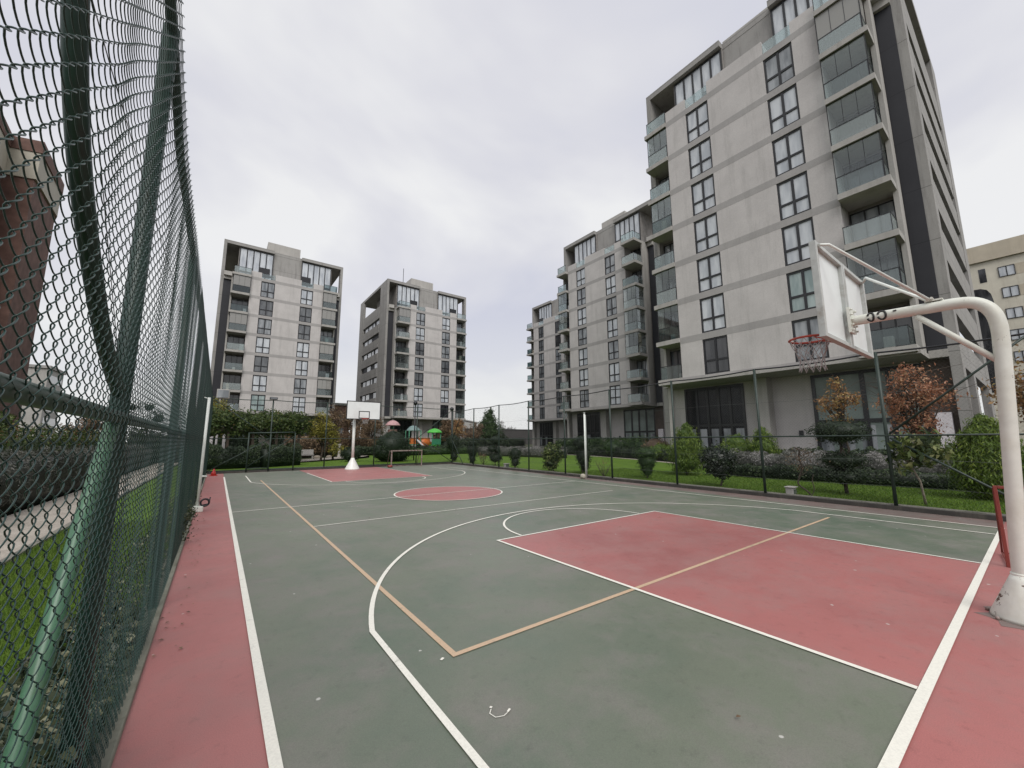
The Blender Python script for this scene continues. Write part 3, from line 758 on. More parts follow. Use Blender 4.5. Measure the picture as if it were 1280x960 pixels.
bw, z0b, z1b = 1.0, 2.86, 3.95
bd = obj('backboard', MB().box(-bw, -.035, YB, YB + .018, z0b, z1b).box(.035, bw, YB, YB + .018, z0b, z1b), M['board'], nh)
fm = MB()
for x0, x1 in ((-bw - .02, -bw + .04), (bw - .04, bw + .02), (-.062, -.012), (.012, .062)): fm.box(x0, x1, YB - .045, YB + .02, z0b - .02, z1b + .02)
for a, b in ((-bw + .04, -.062), (.062, bw - .04)):
    fm.box(a, b, YB - .043, YB + .019, z1b - .03, z1b + .018); fm.box(a, b, YB - .043, YB + .019, z0b - .018, z0b + .03)
obj('board_frame', fm, M['board_edge'], bd, bevel=.004)
fq = MB()
for a in ((-.31, -.26, 3.10, 3.56), (.26, .31, 3.10, 3.56), (-.26, .26, 3.51, 3.56), (-.26, .26, 3.10, 3.15)): fq.box(a[0], a[1], YB + .0185, YB + .021, a[2], a[3])
obj('target_square', fq, M['black_paint'], bd)
pl = MB().box(-.11, .11, YB - .075, YB - .046, 3.03, 3.35)
for sx in (-1, 1):
    for k in range(5): pl.lathe([(.013, 0), (.013, .02)], 6, (sx * .085, YB - .09, 3.05 + .065 * k))
obj('mounting_plate', pl, M['hoop_white'], nh)
for sx, cc in ((-1, 'hoop_white_clean'), (1, 'hoop_white_clean')):
    obj('strut', MB().tube([(sx * .93, YB - .05, z1b - .02), (sx * .80, YB - .11, z1b + .0), (sx * .05, .30, 3.25)], .017, 10), M[cc], nh)
obj('strut_clamp', MB().box(-.045, .045, .20, .34, 3.233, 3.25).tube([(-.07, .28, 3.262), (.07, .28, 3.262)], .014, 8), M['hoop_white'], nh)
YR, RR_ = YB + .02 + .15 + .225, .225
rm = MB(); ring = [(RR_ * math.cos(a), YR + RR_ * math.sin(a), 3.05) for a in np.linspace(0, 2 * PI, 37)]
rm.tube(ring, .014, 10, False)
ro = obj('rim', rm, M['rim_red'], nh)
pt = MB().add([(-.34, YB + .022, 3.035), (.34, YB + .022, 3.035), (.11, YR - RR_ * .85, 3.035), (-.11, YR - RR_ * .85, 3.035),
               (-.34, YB + .022, 3.043), (.34, YB + .022, 3.043), (.11, YR - RR_ * .85, 3.043), (-.11, YR - RR_ * .85, 3.043)],
              [(3, 2, 1, 0), (4, 5, 6, 7), (0, 1, 5, 4), (1, 2, 6, 5), (2, 3, 7, 6), (3, 0, 4, 7)])
pt.box(-.34, .34, YB + .021, YB + .029, 2.95, 3.043)
pt.tube([(-.14, YB + .03, 2.93), (-.19, YR - .1, 3.035)], .009, 6).tube([(.14, YB + .03, 2.93), (.19, YR - .1, 3.035)], .009, 6)
obj('rim_bracket', pt, M['rim_red'], nh)
def net_mesh(cx, cy_, z, R, n=12, rows=5, r=.0046, drop=.42, sag=1.0):
    mb = MB()
    prof = [1.0, .86, .72, .62, .60, .66]
    for s in (-1, 1):
        for k in range(n):
            P = []
            for j in range(rows * 3 + 1):
                t = j / 3; i = int(min(t, rows - 1e-6)); f = t - i
                rad = R * (prof[i] * (1 - f) + prof[min(i + 1, rows)] * f)
                a = 2 * PI * (k + s * .5 * t) / n + .015 * math.sin(k * 7 + j)
                P.append((cx + rad * math.cos(a), cy_ + rad * math.sin(a), z - drop * t / rows - .006 * math.sin(k * 3 + j)))
            mb.tube(P, r, 5, False)
    return mb
obj('net', net_mesh(0, YR, 3.04, RR_), M['net_white'], nh)

# the far hoop
fh = thing('basketball_hoop', 'far basketball hoop with a white board outlined in black on a straight white pole', 'basketball hoop', (6.34, 24.75, 0))
obj('base', MB().lathe([(.44, 0), (.42, .05), (.12, .62), (.085, .70)], 24), M['hoop_white_clean'], fh)
obj('pole', MB().tube([(0, 0, .6), (-.02, -.03, 1.8), (-.03, -.06, 3.02)], .085, 16), M['hoop_white_clean'], fh)
obj('arm', MB().tube([(-.03, -.06, 3.0), (.2, -.55, 3.35)], .05, 10), M['hoop_white_clean'], fh)
bx_, bz = .36, 3.58
yb = -.60
bd = obj('backboard', MB().box(bx_ - 1.0, bx_ + 1.0, yb, yb + .03, bz - .54, bz + .54), M['board'], fh)
fm = MB()
def rect_frame(mb, cx, cz, hw, hh, t, y0, y1):
    mb.box(cx - hw, cx - hw + t, y0, y1, cz - hh, cz + hh); mb.box(cx + hw - t, cx + hw, y0, y1, cz - hh, cz + hh)
    mb.box(cx - hw + t, cx + hw - t, y0, y1, cz + hh - t, cz + hh); mb.box(cx - hw + t, cx + hw - t, y0, y1, cz - hh, cz - hh + t)
rect_frame(fm, bx_, bz, 1.02, .56, .045, yb - .006, yb + .035); obj('board_border', fm, M['frame_dark'], bd)
fm = MB(); rect_frame(fm, bx_ + .03, bz - .27, .33, .23, .05, yb - .005, yb - .001); obj('target_square', fm, M['frame_dark'], bd)
rm = MB(); rm.tube([(bx_ + .225 * math.cos(a), yb - .38 + .225 * math.sin(a), 3.05) for a in np.linspace(0, 2 * PI, 25)], .012, 8, False)
rm.box(bx_ - .12, bx_ + .12, yb - .16, yb - .006, 3.04, 3.06)
obj('rim', rm, M['rim_red'], fh); obj('net', net_mesh(bx_, yb - .38, 3.04, .225, 10, 5, .003, .3), M['net_white'], fh)

# ------------------------------------------------------------------ goals, net posts, odds and ends
def goal(label, loc, w, h, d, mat, rotz=0, r=.035):
    g = thing('small_goal', label, 'goal', loc, rotz)
    for x in (0, w): obj('goal_post', MB().box(x - r, x + r, -r, r, 0, h), M[mat], g, bevel=.006)
    obj('crossbar', MB().box(r, w - r, -r, r, h - 2 * r, h), M[mat], g, bevel=.006)
    for x in (0, w):
        obj('side_bar', MB().tube([(x, .03, h - .04), (x, d * .45, h - .06), (x, d, .04)], r * .6, 8), M[mat], g)
        obj('ground_bar', MB().tube([(x, .03, .03), (x, d, .03)], r * .55, 8), M[mat], g)
    obj('ground_bar', MB().tube([(0, d, .03), (w, d, .03)], r * .55, 8), M[mat], g)
    return g
goal('small rusty grey goal frame at the far end beside the hoop', (8.85, 25.0, 0), 2.1, 1.1, .8, 'goal_grey')
goal('dark red metal goal frame behind the base of the near hoop', (8.28, -.20, 0), 2.0, 1.07, .85, 'goal_red', -PI / 2 + .10, .019)

npl = thing('net_post', 'slim white net post with a crank at its foot leaning by the green fence', 'net post', (-.66, 11.95, 0))
obj('pole', MB().tube([(0, 0, .0), (.01, 0, 2.83)], .032, 14), M['hoop_white_clean'], npl)
obj('hook', MB().tube([(0, 0, 2.80), (-.09, 0, 2.83)], .012, 6), M['hoop_white_clean'], npl)
obj('cleat', MB().tube([(.0, 0, .86), (.13, 0, .85)], .022, 6), M['hoop_white_clean'], npl)
obj('foot', MB().box(-.13, .12, -.12, .12, 0, .14), M['hoop_white'], npl, bevel=.02)
cr_ = MB().tube([(.10, -.02, .16), (.22, -.02, .18), (.24, -.02, .34)], .014, 8); cr_.tube([(.14 + .085 * math.cos(a), -.05, .22 + .085 * math.sin(a)) for a in np.linspace(0, 2 * PI, 17)], .022, 8, False)
obj('crank_wheel', cr_, M['frame_dark'], npl)
npr = thing('net_post', 'white double net post standing against the lawn side fence', 'net post', (13.17, 11.93, 0))
obj('pole', MB().tube([(0, 0, 0), (0, 0, 2.94)], .034, 14), M['hoop_white_clean'], npr)
obj('slide_rail', MB().tube([(.075, 0, .05), (.075, 0, 2.88)], .02, 8), M['board_edge'], npr)
obj('end_cap', MB().tube([(0, 0, 2.94), (0, 0, 2.98)], .048, 12), M['board_edge'], npr)
tag(obj('old_ball', MB().lathe([(.005, 0), (.07, .015), (.115, .06), (.13, .12), (.115, .18), (.07, .225), (.005, .24)], 16, (12.78, 11.75, 0)), M['ball']), 'dusty beige ball lying at the foot of the white net post', 'ball')
tag(obj('traffic_cone', MB().box(-.16, .16, -.16, .16, 0, .03).lathe([(.13, .03), (.09, .16), (.05, .28), (.03, .34)], 14), M['red_plastic'], loc=(-.42, 24.6, 0)), 'squashed red cone in the far corner by the green fence', 'cone')
tag(obj('weight_bag', MB().lathe([(.12, 0), (.17, .05), (.15, .13), (.05, .17)], 12), M['goal_red'], loc=(8.72, 24.85, 0)), 'small dull red weight at the foot of the grey goal', 'weight')
def garden_box(label, loc):
    g = thing('garden_spotlight', label, 'spotlight', loc)
    obj('housing', MB().box(-.14, .14, -.10, .10, .0, .20), M['stone_grey'], g, bevel=.02)
    obj('hood', MB().box(-.17, .17, -.14, .12, .205, .235), M['concrete_light'], g, bevel=.01); obj('lens', MB().box(-.11, .11, -.112, -.101, .03, .16), M['pane_grey'], g)
garden_box('small grey box light on the lawn beside the twisted bare shrub', (13.45, 4.0, .09))
garden_box('small grey box light on the lawn beside the tiered topiary shrub near the far corner', (13.95, 19.2, .09))

# ------------------------------------------------------------------ residential towers
H, L0 = 3.135, 6.45
LV = [L0 + H * k for k in range(8)]
def window_parts(cache, w, h, cols=2, split=.62, t=.11, d=.09):
    key = (round(w, 2), round(h, 2), cols, split)
    if key in cache: return cache[key]
    f = MB(); ys = (-d, 0)
    f.box(0, t, *ys, 0, h); f.box(w - t, w, *ys, 0, h); f.box(t, w - t, *ys, 0, t); f.box(t, w - t, *ys, h - t, h)
    cw = (w - 2 * t) / cols
    for i in range(1, cols): f.box(t + cw * i - t * .6, t + cw * i + t * .6, -d, -.002, t, h - t)
    zs = h * (1 - split)
    if split < 1:
        for i in range(cols): f.box(t + cw * i + (t * .6 if i else 0), t + cw * (i + 1) - (t * .6 if i < cols - 1 else 0), -d + .003, -.002, zs - t * .6, zs + t * .6)
    p = MB().box(t * .5, w - t * .5, -.03, -.005, t * .5, h - t * .5)
    cache[key] = (f.mesh('window_frame'), p)
    return cache[key]
WC = {}
def add_window(root, x, y, z, w, h, pane, cols=2, split=.62, name='window', t=.12):
    f, p = window_parts(WC, w, h, cols, split, t)
    o = link(name, f, root, M['frame_dark'], (x, y, z))
    k = ('p', round(w, 2), round(h, 2), cols, split, pane)
    if k not in WC:
        WC[k] = p.mesh('pane'); WC[k].materials.append(M[pane])
    link('pane', WC[k], o, None)
    return o

def tower(label, loc, rotz, cfg):
    root = thing('apartment_tower', label, 'apartment block', loc, rotz, 'grey apartment towers round the court')
    Wd = cfg['W']; P = .42; D = 19.0; VF = 2.3
    aL, bL = cfg['L']; aR, bR = cfg['R']; w1, w2 = cfg['w1'], cfg['w2']; prL, prR = cfg['proj']
    rr = random.Random(cfg['seed'])
    for x0, x1 in ((0, P), (Wd - P, Wd)):
        fr = MB(); pd = 4.2 if x0 == 0 else 1.2
        fr.box(x0, x1, 0, pd, -.1, 34.08); fr.box(x0, x1, 16, D, -.1, 34.08)
        for k in range(7):
            s0 = LV[k] + 2.2; s1 = s0 + 1.85 if k < 6 else 30.0
            inx = (x0 + .03, x1) if x0 == 0 else (x0, x1 - .03)
            fr.box(*inx, pd + .5, 16, s0, s1)
        inx = (x0 + .03, x1) if x0 == 0 else (x0, x1 - .03)
        fr.box(*inx, pd + .5, 16, 5.55, LV[0] + .85)
        fr.box(x0 + .02, x1 - .02, 5.6, 6.8, -.1, 5.55)
        obj('concrete_frame', fr, M['concrete'], root)
    x0, x1 = cfg['mid']; rf_ = MB().prism([(0, 0), (x0, 0), (x0, .6), (x1, .6), (x1, 0), (Wd, 0), (Wd, D), (0, D)], 34.085, 34.62)
    rf = obj('roof', rf_, M['concrete'], root)
    x0, x1 = cfg['mid']
    obj('lift_house', MB().box(x0 - .9, x1, 3.0, 9.5, 34.63, 37.3), M['concrete_light'], rf)
    obj('middle_block', MB().box(x0 + .01, x1 - .01, .62, 6, 28.42, 34.07), M['concrete'], root)
    # body behind the facade
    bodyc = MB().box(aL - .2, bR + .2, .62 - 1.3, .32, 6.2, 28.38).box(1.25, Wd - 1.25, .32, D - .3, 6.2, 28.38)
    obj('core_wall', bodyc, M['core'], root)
    sd = cfg.get('sd', 1.0)
    for x0, x1 in ((sd, sd + .24), (Wd - sd - .24, Wd - sd)): obj('side_wall', MB().box(x0, x1, .4, 16.2, 6.5, 28.3), M['panel_dark'], root)
    for sx in (0, 1):
        for k in range(7):
            zb, zt = LV[k] + .9, LV[k] + 2.18
            if cfg.get('sides', 3) & (1 << sx):
                for (y0, y1) in ((5.2, 7.0), (8.2, 9.2), (9.9, 12.2), (13.0, 15.4)):
                    if rr.random() < .85:
                        xx = sd - .04 if sx == 0 else Wd - sd + .01
                        obj('side_window', MB().box(xx, xx + .03, y0, y1, zb, zt), M[rr.choice(['pane_bright', 'pane_bright', 'pane_mid', 'pane_grey'])], root)
    # front walls between the openings
    wl = MB()
    for x0, x1 in ((bL, w1[0]), (w1[1], w2[0]), (w2[1], aR)):
        wl.box(x0, x1, -VF, -.70, LV[0] - .02, 29.32 if x0 != w1[1] else 29.45)
    for x0, x1 in (w1, w2): wl.box(x0, x1, -VF + .16, -.70, LV[0] - .02, 28.38)
    obj('front_wall', wl, M['stucco'], root)
    for x0, x1 in ((bR, bR + .22), (aL - .22, aL)): obj('end_fin', MB().box(x0, x1, -1.35, -.3, 6.29, 28.4), M['concrete_light'], root)
    for k in range(8):
        zt = LV[k] - (.0 if k < 7 else .0)
        b = MB().box(bL - .004, aR + .004, -VF - .006, -VF + .5, zt - (.49 if k else .40), zt)
        obj('floor_band', b, M['band'], root)
    sl_ = MB().box(aL - .1, bR + .25, -VF - .18, .6, 6.02, 6.28); sl_.box(P, aL - .1, -.6, .6, 6.03, 6.45); sl_.box(bR + .25, Wd - P, -.05, .6, 6.03, 6.45)
    obj('canopy_slab', sl_, M['concrete_light'], root)
    # dark recessed strips beside the frame
    for x0, x1 in ((P + .003, aL - .22), (bR + .22, Wd - P - .003)):
        obj('dark_panel', MB().box(x0, x1, -.05, .3, 6.46, 27.85), M['panel_dark'], root)
        obj('lintel', MB().box(x0, x1, -.30, .3, 27.86, 29.2), M['concrete_light'], root)
    # windows
    for ci, (a, b) in enumerate((w1, w2)):
        for k in range(7):
            pane = cfg['panes'][ci][k]
            add_window(root, a, -VF + .155, LV[k] + .0, b - a, 2.645, {'b': 'pane_bright', 'm': 'pane_mid', 'g': 'pane_grey', 'd': 'pane_dark', 't': 'pane_teal'}[pane])
        obj('glass_parapet', MB().box(a + .03, b - .03, -VF + .06, -VF + .08, 28.45, 29.25), M['glass_parapet'], root)
    # balconies
    for side, (a, b), pr in (('L', (aL, bL), prL), ('R', (aR, bR), prR)):
        ends = (a - .06, b) if side == 'L' else (a, b + .06)
        for k in range(8):
            z = LV[k]; yf = -VF - pr
            bal = obj('balcony', MB().box(ends[0] - (.12 if side == 'L' else -.01), ends[1] + (.12 if side == 'R' else -.01), yf - .06, -.69, z - .34, z + .012), M['concrete_light'], root)
            gl = MB().box(a + .04, b - .04, yf + .03, yf + .045, z + .06, z + 1.05)
            xe = a + .03 if side == 'L' else b - .045
            gl.box(xe, xe + .015, yf + .06, -1.4, z + .06, z + 1.05)
            obj('glass_parapet', gl, M[rr.choice(['glass_parapet', 'glass_parapet', 'glass_parapet_pale', 'glass_parapet_dark'])], bal)
            rl = MB().box(a + .02, b - .02, yf + .015, yf + .06, z + 1.055, z + 1.10); rl.box(xe - .01, xe + .03, yf + .06, -1.4, z + 1.055, z + 1.10)
            for xx in (a + .03, b - .06): rl.box(xx, xx + .03, yf + .02, yf + .055, z + .02, z + 1.055)
            obj('handrail', rl, M['frame_dark'], bal)
            if k == 7: continue
            m_ = cfg['bal' + side][k]
            zt = z + H - .36
            # door behind
            add_window(bal, a + .06, -.70, z + .012, b - a - .12, 2.55, rr.choice(['pane_dark', 'pane_dark', 'pane_grey', 'pane_mid' if m_ == 'o' else 'pane_dark']), 3, 1.0, 'balcony_door', .06)
            if m_ in 'gb':
                n = 3; ww = (b - a - .1) / n; g = MB()
                g.box(a + .05, b - .05, yf + .08, yf + .092, z + 1.12, zt)
                g.box(xe, xe + .012, yf + .1, -1.4, z + 1.12, zt)
                obj('glazing', g, M['glass_blind' if m_ == 'b' else 'glass_clear'], bal)
                f = MB()
                for i in range(1, n): f.box(a + .05 + ww * i - .012, a + .05 + ww * i + .012, yf + .07, yf + .10, z + 1.12, zt)
                f.box(a, b, yf + .06, yf + .11, zt, zt + .035)
                f.box(a + .0, a + .035, yf + .06, yf + .11, z + .012, zt); f.box(b - .035, b, yf + .06, yf + .11, z + .012, zt)
                obj('glazing_frame', f, M['frame_dark'], bal)
            if rr.random() < .3:
                ac = obj('air_conditioner', MB().box(b - 1.0, b - .25, -1.02, -.75, z + .02, z + .6), M['concrete_light'], bal, bevel=.02)
            if m_ in 'og' and rr.random() < .6:
                # laundry, chairs and boxes that tenants keep there
                xx = rr.uniform(a + .4, b - .6); c = rr.choice(['concrete_light', 'tan', 'play_white', 'pane_teal', 'brown_brick'])
                obj('stored_box', MB().box(xx, xx + rr.uniform(.25, .6), -1.5, -1.1, z + .012, z + rr.uniform(.5, 1.5)), M[c], bal, bevel=.03)
        if cfg.get('corner', 0):
            pass
    # penthouse
    x0, x1 = cfg['mid']
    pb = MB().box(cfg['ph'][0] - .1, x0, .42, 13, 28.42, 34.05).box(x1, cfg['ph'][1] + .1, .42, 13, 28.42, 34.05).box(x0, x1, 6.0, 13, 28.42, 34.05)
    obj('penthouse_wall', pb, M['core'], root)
    obj('terrace_floor', MB().box(P, Wd - P, -.7, D - .3, 28.385, 28.41), M['concrete_light'], root)
    for (a, b) in ((cfg['ph'][0], x0 - .05), (x1 + .05, cfg['ph'][1])):
        n = 5
        add_window(root, a, .40, 29.85, b - a, 4.1, 'pane_bright', n, 1.0, 'penthouse_window', .12)
        add_window(root, a, .40, 28.45, b - a, 1.35, 'pane_bright', n, 1.0, 'penthouse_window', .12)
        i = rr.choice([0, 3, 4]); ww = (b - a) / n
        obj('dark_screen', MB().box(a + ww * i, a + ww * (i + 1.6 if i < 4 else i + 1), 0.28, .31, 29.6, 31.2), M['frame_dark'], root)
    # ground floor
    g = MB().box(P + .02, Wd - P - .02, .62, 1.1, -.1, 6.02)
    obj('ground_floor_wall', g, M['stucco'], root)
    obj('ground_floor_core', MB().box(1.5, Wd - 1.5, 1.11, D - .4, -.1, 6.02), M['ground_core'], root)
    obj('recess_wall', MB().box(cfg['gr'][1][1] + .02, Wd - P - .03, .5, .615, .0, 6.0), M['ground_core'], root)
    g1, g2 = cfg['gr']
    add_window(root, g1[0], .615, .3, g1[1] - g1[0], 5.6, 'pane_lobby', 5, .55, 'lobby_window', .16)
    add_window(root, g2[0], .615, .3, g2[1] - g2[0], 5.6, 'pane_lobby_grey', 4, .55, 'lobby_window', .2)
    for (ga, gb), nn in ((g1, 5), (g2, 5)):
        ww = (gb - ga) / nn
        for i in range(nn):
            if rr.random() < .72:
                obj('lobby_blind', MB().box(ga + ww * i + .18, ga + ww * (i + 1) - .18, .575, .583, .55, 2.55), M['pane_mid'], root)
    obj('column', MB().box(aL + .0, aL + .28, -1.4, -1.1, -.1, 6.02), M['concrete_light'], root)
    obj('column', MB().box(g1[1] + 1.1, g1[1] + 1.9, -.35, .6, -.1, 6.02), M['concrete_light'], root)
    obj('white_side_wall', MB().box(bR + .1, Wd - P - .25, .1, .6, -.1, 3.1), M['play_white'], root)
    obj('wall_lamp', MB().box(g2[0] - .95, g2[0] - .72, .5, .615, 1.95, 2.3), M['frame_dark'], root)
    return root

DE = dict(W=18.4, sd=.38, L=(1.68, 4.0), R=(14.8, 17.05), w1=(5.45, 7.4), w2=(11.3, 13.2), mid=(7.1, 11.4), ph=(2.2, 16.4), gr=((1.9, 6.4), (11, 16)), proj=(.45, .1))
A_ = dict(W=17.17, L=(1.30, 3.15), R=(13.67, 15.78), w1=(4.88, 6.68), w2=(10.59, 12.30), mid=(6.95, 10.55), ph=(2.7, 14.4), gr=((1.6, 6.25), (10.45, 15.6)), proj=(.05, .42))
BC = dict(W=17.6, L=(1.3, 3.2), R=(14.1, 16.1), w1=(4.95, 6.8), w2=(10.6, 12.45), mid=(6.9, 10.6), ph=(2.2, 15.0), gr=((1.6, 6.25), (10.6, 15.6)), proj=(.5, .75))
tower('tallest looming grey tower right of the court, with white framed windows and a charcoal strip', (30.3, 18.57, 0), -PI / 2,
      dict(A_, seed=1, sides=2, panes=('dbbbbbb', 'mtbbbbm'), balL='oggogog', balR='ogoggGb'.replace('G', 'g')))
tower('middle grey tower of the receding row of three, with projecting open balconies', (44.8, 45.0, 0), -PI / 2,
      dict(BC, seed=2, sides=0, panes=('mbbmbmb', 'bbmbmbm'), balL='ooooggo', balR='oogggoo'))
tower('most distant grey tower of the receding row of three', (60.3, 72.3, 0), -PI / 2,
      dict(BC, seed=3, sides=0, panes=('gmmgmgg', 'mgggmdg'), balL='ooooooo', balR='ogogogo'))
tD = tower('far grey tower standing nearest the green fence, above the leafy pergola', (-2.2, 75.6, 0), 0,
      dict(DE, seed=4, sides=1, panes=('tbgbmgm', 'bmbbggb'), balL='ooooboB'.lower().replace('b', 'b'), balR='obobobb', proj=(.45, .35)))
tE = tower('far grey tower with a rooftop mast and windowed grey side, above the playground', (24.8, 75.6, 0), 0,
      dict(DE, seed=5, sides=1, panes=('bbgmgbm', 'dbmgmmb'), balL='ooogoob', balR='ggogogo', proj=(.45, .1)))
obj('antenna_mast', MB().tube([(5.3, 5.5, 34.6), (5.3, 5.5, 40.2)], .06, 6), M['frame_dark'], tE)

# beige block at the edge
bf = thing('apartment_block', 'beige apartment block with rows of two pane windows behind the tallest tower', 'apartment block', (85, 0, 0))
obj('wall', MB().box(0, 16, -26, 2.9, -.1, 26.6), M['beige'], bf)
obj('roof_band', MB().box(-.35, 16.2, -26.2, 3.1, 26.61, 29.0), M['tan'], bf)
for k in range(8):
    zz = 23.9 - 3.0 * k
    for j in range(7):
        y1 = .45 - j * 3.6
        add_win = link('window', window_parts(WC, 1.45, 1.45, 2, 1.0, .07)[0], bf, M['frame_dark'], (-.0, y1, zz), -PI / 2)
        link('pane', (WC.setdefault('pf', window_parts(WC, 1.45, 1.45, 2, 1.0, .07)[1].mesh('pane'))), add_win, M['pane_bright'])
        obj('tan_panel', MB().box(-.02, 0, y1 - 3.5, y1 - 1.5, zz - .02, zz + 1.48), M['tan'], bf)
obj('stair_opening', MB().box(-.03, .02, 1.55, 2.2, 23.6, 25.6), M['pane_dark'], bf)
ar = MB(); pts = [(1.3, 8), (1.3, 20.8), (1.42, 21.8), (1.75, 22.5), (2.3, 22.8), (2.9, 22.8), (2.9, 8)]
ar.add([(-.03, y, z) for y, z in pts] + [(.02, y, z) for y, z in pts], [tuple(range(7)), tuple(reversed(range(7, 14)))] + [(i, i + 7, (i + 1) % 7 + 7, (i + 1) % 7) for i in range(7)])
obj('arched_opening', ar, M['pane_dark'], bf)

# brown tower seen through the mesh
gb = thing('apartment_tower', 'brown brick tower with a cream band behind the green chain link fence', 'apartment block', (-18, 58, 0))
def off(poly, k, c=(-6.5, 3.0)): return [(c[0] + (x - c[0]) * k, c[1] + (y - c[1]) * k) for x, y in poly]
poly = [(.25, -8.5), (-.15, -4.3), (1.95, -5.15 + .3), (1.5, 3.4), (-1.5, 12), (-14, 13), (-15, -8.5)]
obj('wall', MB().prism(off(poly, .965)[::-1], -.1, 26.3), M['brown_brick'], gb)
obj('cream_band', MB().prism(off(poly, .985)[::-1], 26.31, 29.0), M['cream'], gb)
obj('cornice', MB().prism(off(poly, 1.0)[::-1], 29.01, 30.2), M['brown_brick'], gb)
for k in range(8):
    obj('window', MB().box(-.55, -.50, -3.0, -1.2, 2.2 + 3 * k, 3.9 + 3 * k), M['pane_dark'], gb)

# low buildings and far wall
lb = thing('low_building', 'low pale office building seen far off through the green fence', 'building', (-30, 128, 0))
obj('wall', MB().box(-8, 0, -6, 4, -.1, 17), M['concrete_light'], lb); obj('roof', MB().box(-8.3, .3, -6.3, 4.3, 17.01, 17.6), M['concrete'], lb)
for k in range(5): obj('window', MB().box(.0, .05, -5, 3, 2.2 + 3 * k, 3.8 + 3 * k), M['pane_grey'], lb)
fw = thing('boundary_wall', 'long dark boundary wall between the far towers', 'wall', (62, 138, 0))
obj('wall', MB().box(0, 75, 0, 1.2, -.1, 6.3), M['dark_wall'], fw); obj('coping', MB().box(-.2, 75.2, -.15, 1.35, 6.31, 6.6), M['frame_dark'], fw)
hs = thing('gabled_house', 'pale gabled shed roof peeping out beside the tower with the mast', 'house', (78, 150, 0))
mb = MB(); mb.add([(-8, 0, 0), (14, 0, 0), (14, 10, 0), (-8, 10, 0), (-8, 0, 12.5), (14, 0, 9.3), (14, 10, 9.3), (-8, 10, 12.5)], [(3, 2, 1, 0), (4, 5, 6, 7), (0, 1, 5, 4), (1, 2, 6, 5), (2, 3, 7, 6), (3, 0, 4, 7)])
obj('wall', mb, M['concrete_light'], hs)
mb = MB(); mb.add([(-8.5, -.4, 12.75), (15, -.4, 9.35), (15, 10.4, 9.35), (-8.5, 10.4, 12.75), (-8.5, -.4, 13.2), (15, -.4, 9.8), (15, 10.4, 9.8), (-8.5, 10.4, 13.2)], [(3, 2, 1, 0), (4, 5, 6, 7), (0, 1, 5, 4), (1, 2, 6, 5), (2, 3, 7, 6), (3, 0, 4, 7)])
obj('roof', mb, M['concrete'], hs)
bh = thing('low_building', 'low brown building filling the gap between the two far towers', 'building', (20.5, 92, 0))
obj('wall', MB().box(-2.5, 2.5, 0, 8, -.1, 9.6), M['brown_brick'], bh); obj('roof', MB().box(-2.8, 2.8, -.3, 8.3, 9.61, 10.1), M['concrete'], bh)
for k in range(2):
    for j in range(2): obj('window', MB().box(-1.8 + 2 * j, -.7 + 2 * j, -.04, 0, 3.2 + 3 * k, 4.6 + 3 * k), M['pane_mid'], bh)

# ------------------------------------------------------------------ playground
pg = thing('play_tower', 'play tower with a lime green dome roof', 'play tower', (23.0, 48.3, .05))
for x, y in ((-.6, -.6), (.6, -.6), (.6, .6), (-.6, .6)): obj('post', MB().tube([(x, y, 0), (x, y, 2.75)], .07, 8), M['play_post'], pg)
obj('deck', MB().box(-.65, .65, -.65, .65, 1.05, 1.15), M['play_green'], pg)
obj('side_panel', MB().box(-.6, .6, -.68, -.63, 1.16, 1.9), M['play_post'], pg)
obj('dome_roof', MB().lathe([(1.05, 2.72), (1.0, 2.82), (.75, 3.08), (.4, 3.24), (.05, 3.32)], 10), M['play_green'], pg)
obj('ladder', MB().box(-.3, -.24, -1.2, -.7, 0, 1.1).box(.24, .3, -1.2, -.7, 0, 1.1), M['play_green'], pg)
pg = thing('play_slide', 'orange curved slide with a pale chute between the play towers', 'slide', (20.4, 48.0, .05))
obj('chute', MB().add([(0, 0, 1.7), (0, .5, 1.7), (1.6, .5, .25), (1.6, 0, .25), (0, 0, 2.0), (0, .5, 2.0), (1.6, .5, .5), (1.6, 0, .5)],
    [(3, 2, 1, 0), (0, 1, 5, 4), (1, 2, 6, 5), (2, 3, 7, 6), (3, 0, 4, 7), (4, 5, 6, 7)]), M['play_white'], pg)
obj('tunnel', MB().tube([(.5, .9, 1.35), (1.4, .95, 1.5), (2.3, 1.0, 1.1)], [.5, .55, .45], 12), M['play_orange'], pg)
obj('side_panel', MB().box(-.9, 2.1, .6, .66, 1.2, 2.05), M['play_orange'], pg)
pg = thing('play_tower', 'play tower with a faded teal roof beside the orange slide', 'play tower', (20.2, 48.8, .05))
for x, y in ((-.8, -.6), (.8, -.6), (.8, .6), (-.8, .6)): obj('post', MB().tube([(x, y, 0), (x, y, 3.0)], .07, 8), M['play_post'], pg)
obj('deck', MB().box(-.85, .85, -.65, .65, 1.15, 1.25), M['play_post'], pg)
obj('dome_roof', MB().lathe([(1.0, 2.95), (.96, 3.05), (.62, 3.42), (.3, 3.62), (.05, 3.66)], 8), M['play_teal'], pg)
pg = thing('play_tower', 'play house with a faded pink umbrella roof over the dark round bush', 'play tower', (17.3, 48.5, .05))
obj('post', MB().tube([(0, 0, 0), (0, 0, 3.6)], .12, 10), M['play_post'], pg)
obj('umbrella_roof', MB().lathe([(.96, 3.58), (.92, 3.68), (.66, 4.0), (.35, 4.2), (.05, 4.26)], 10), M['play_pink'], pg)
obj('side_panel', MB().lathe([(.7, 1.2), (.72, 2.0), (.6, 3.1)], 8), M['brown_brick'], pg)

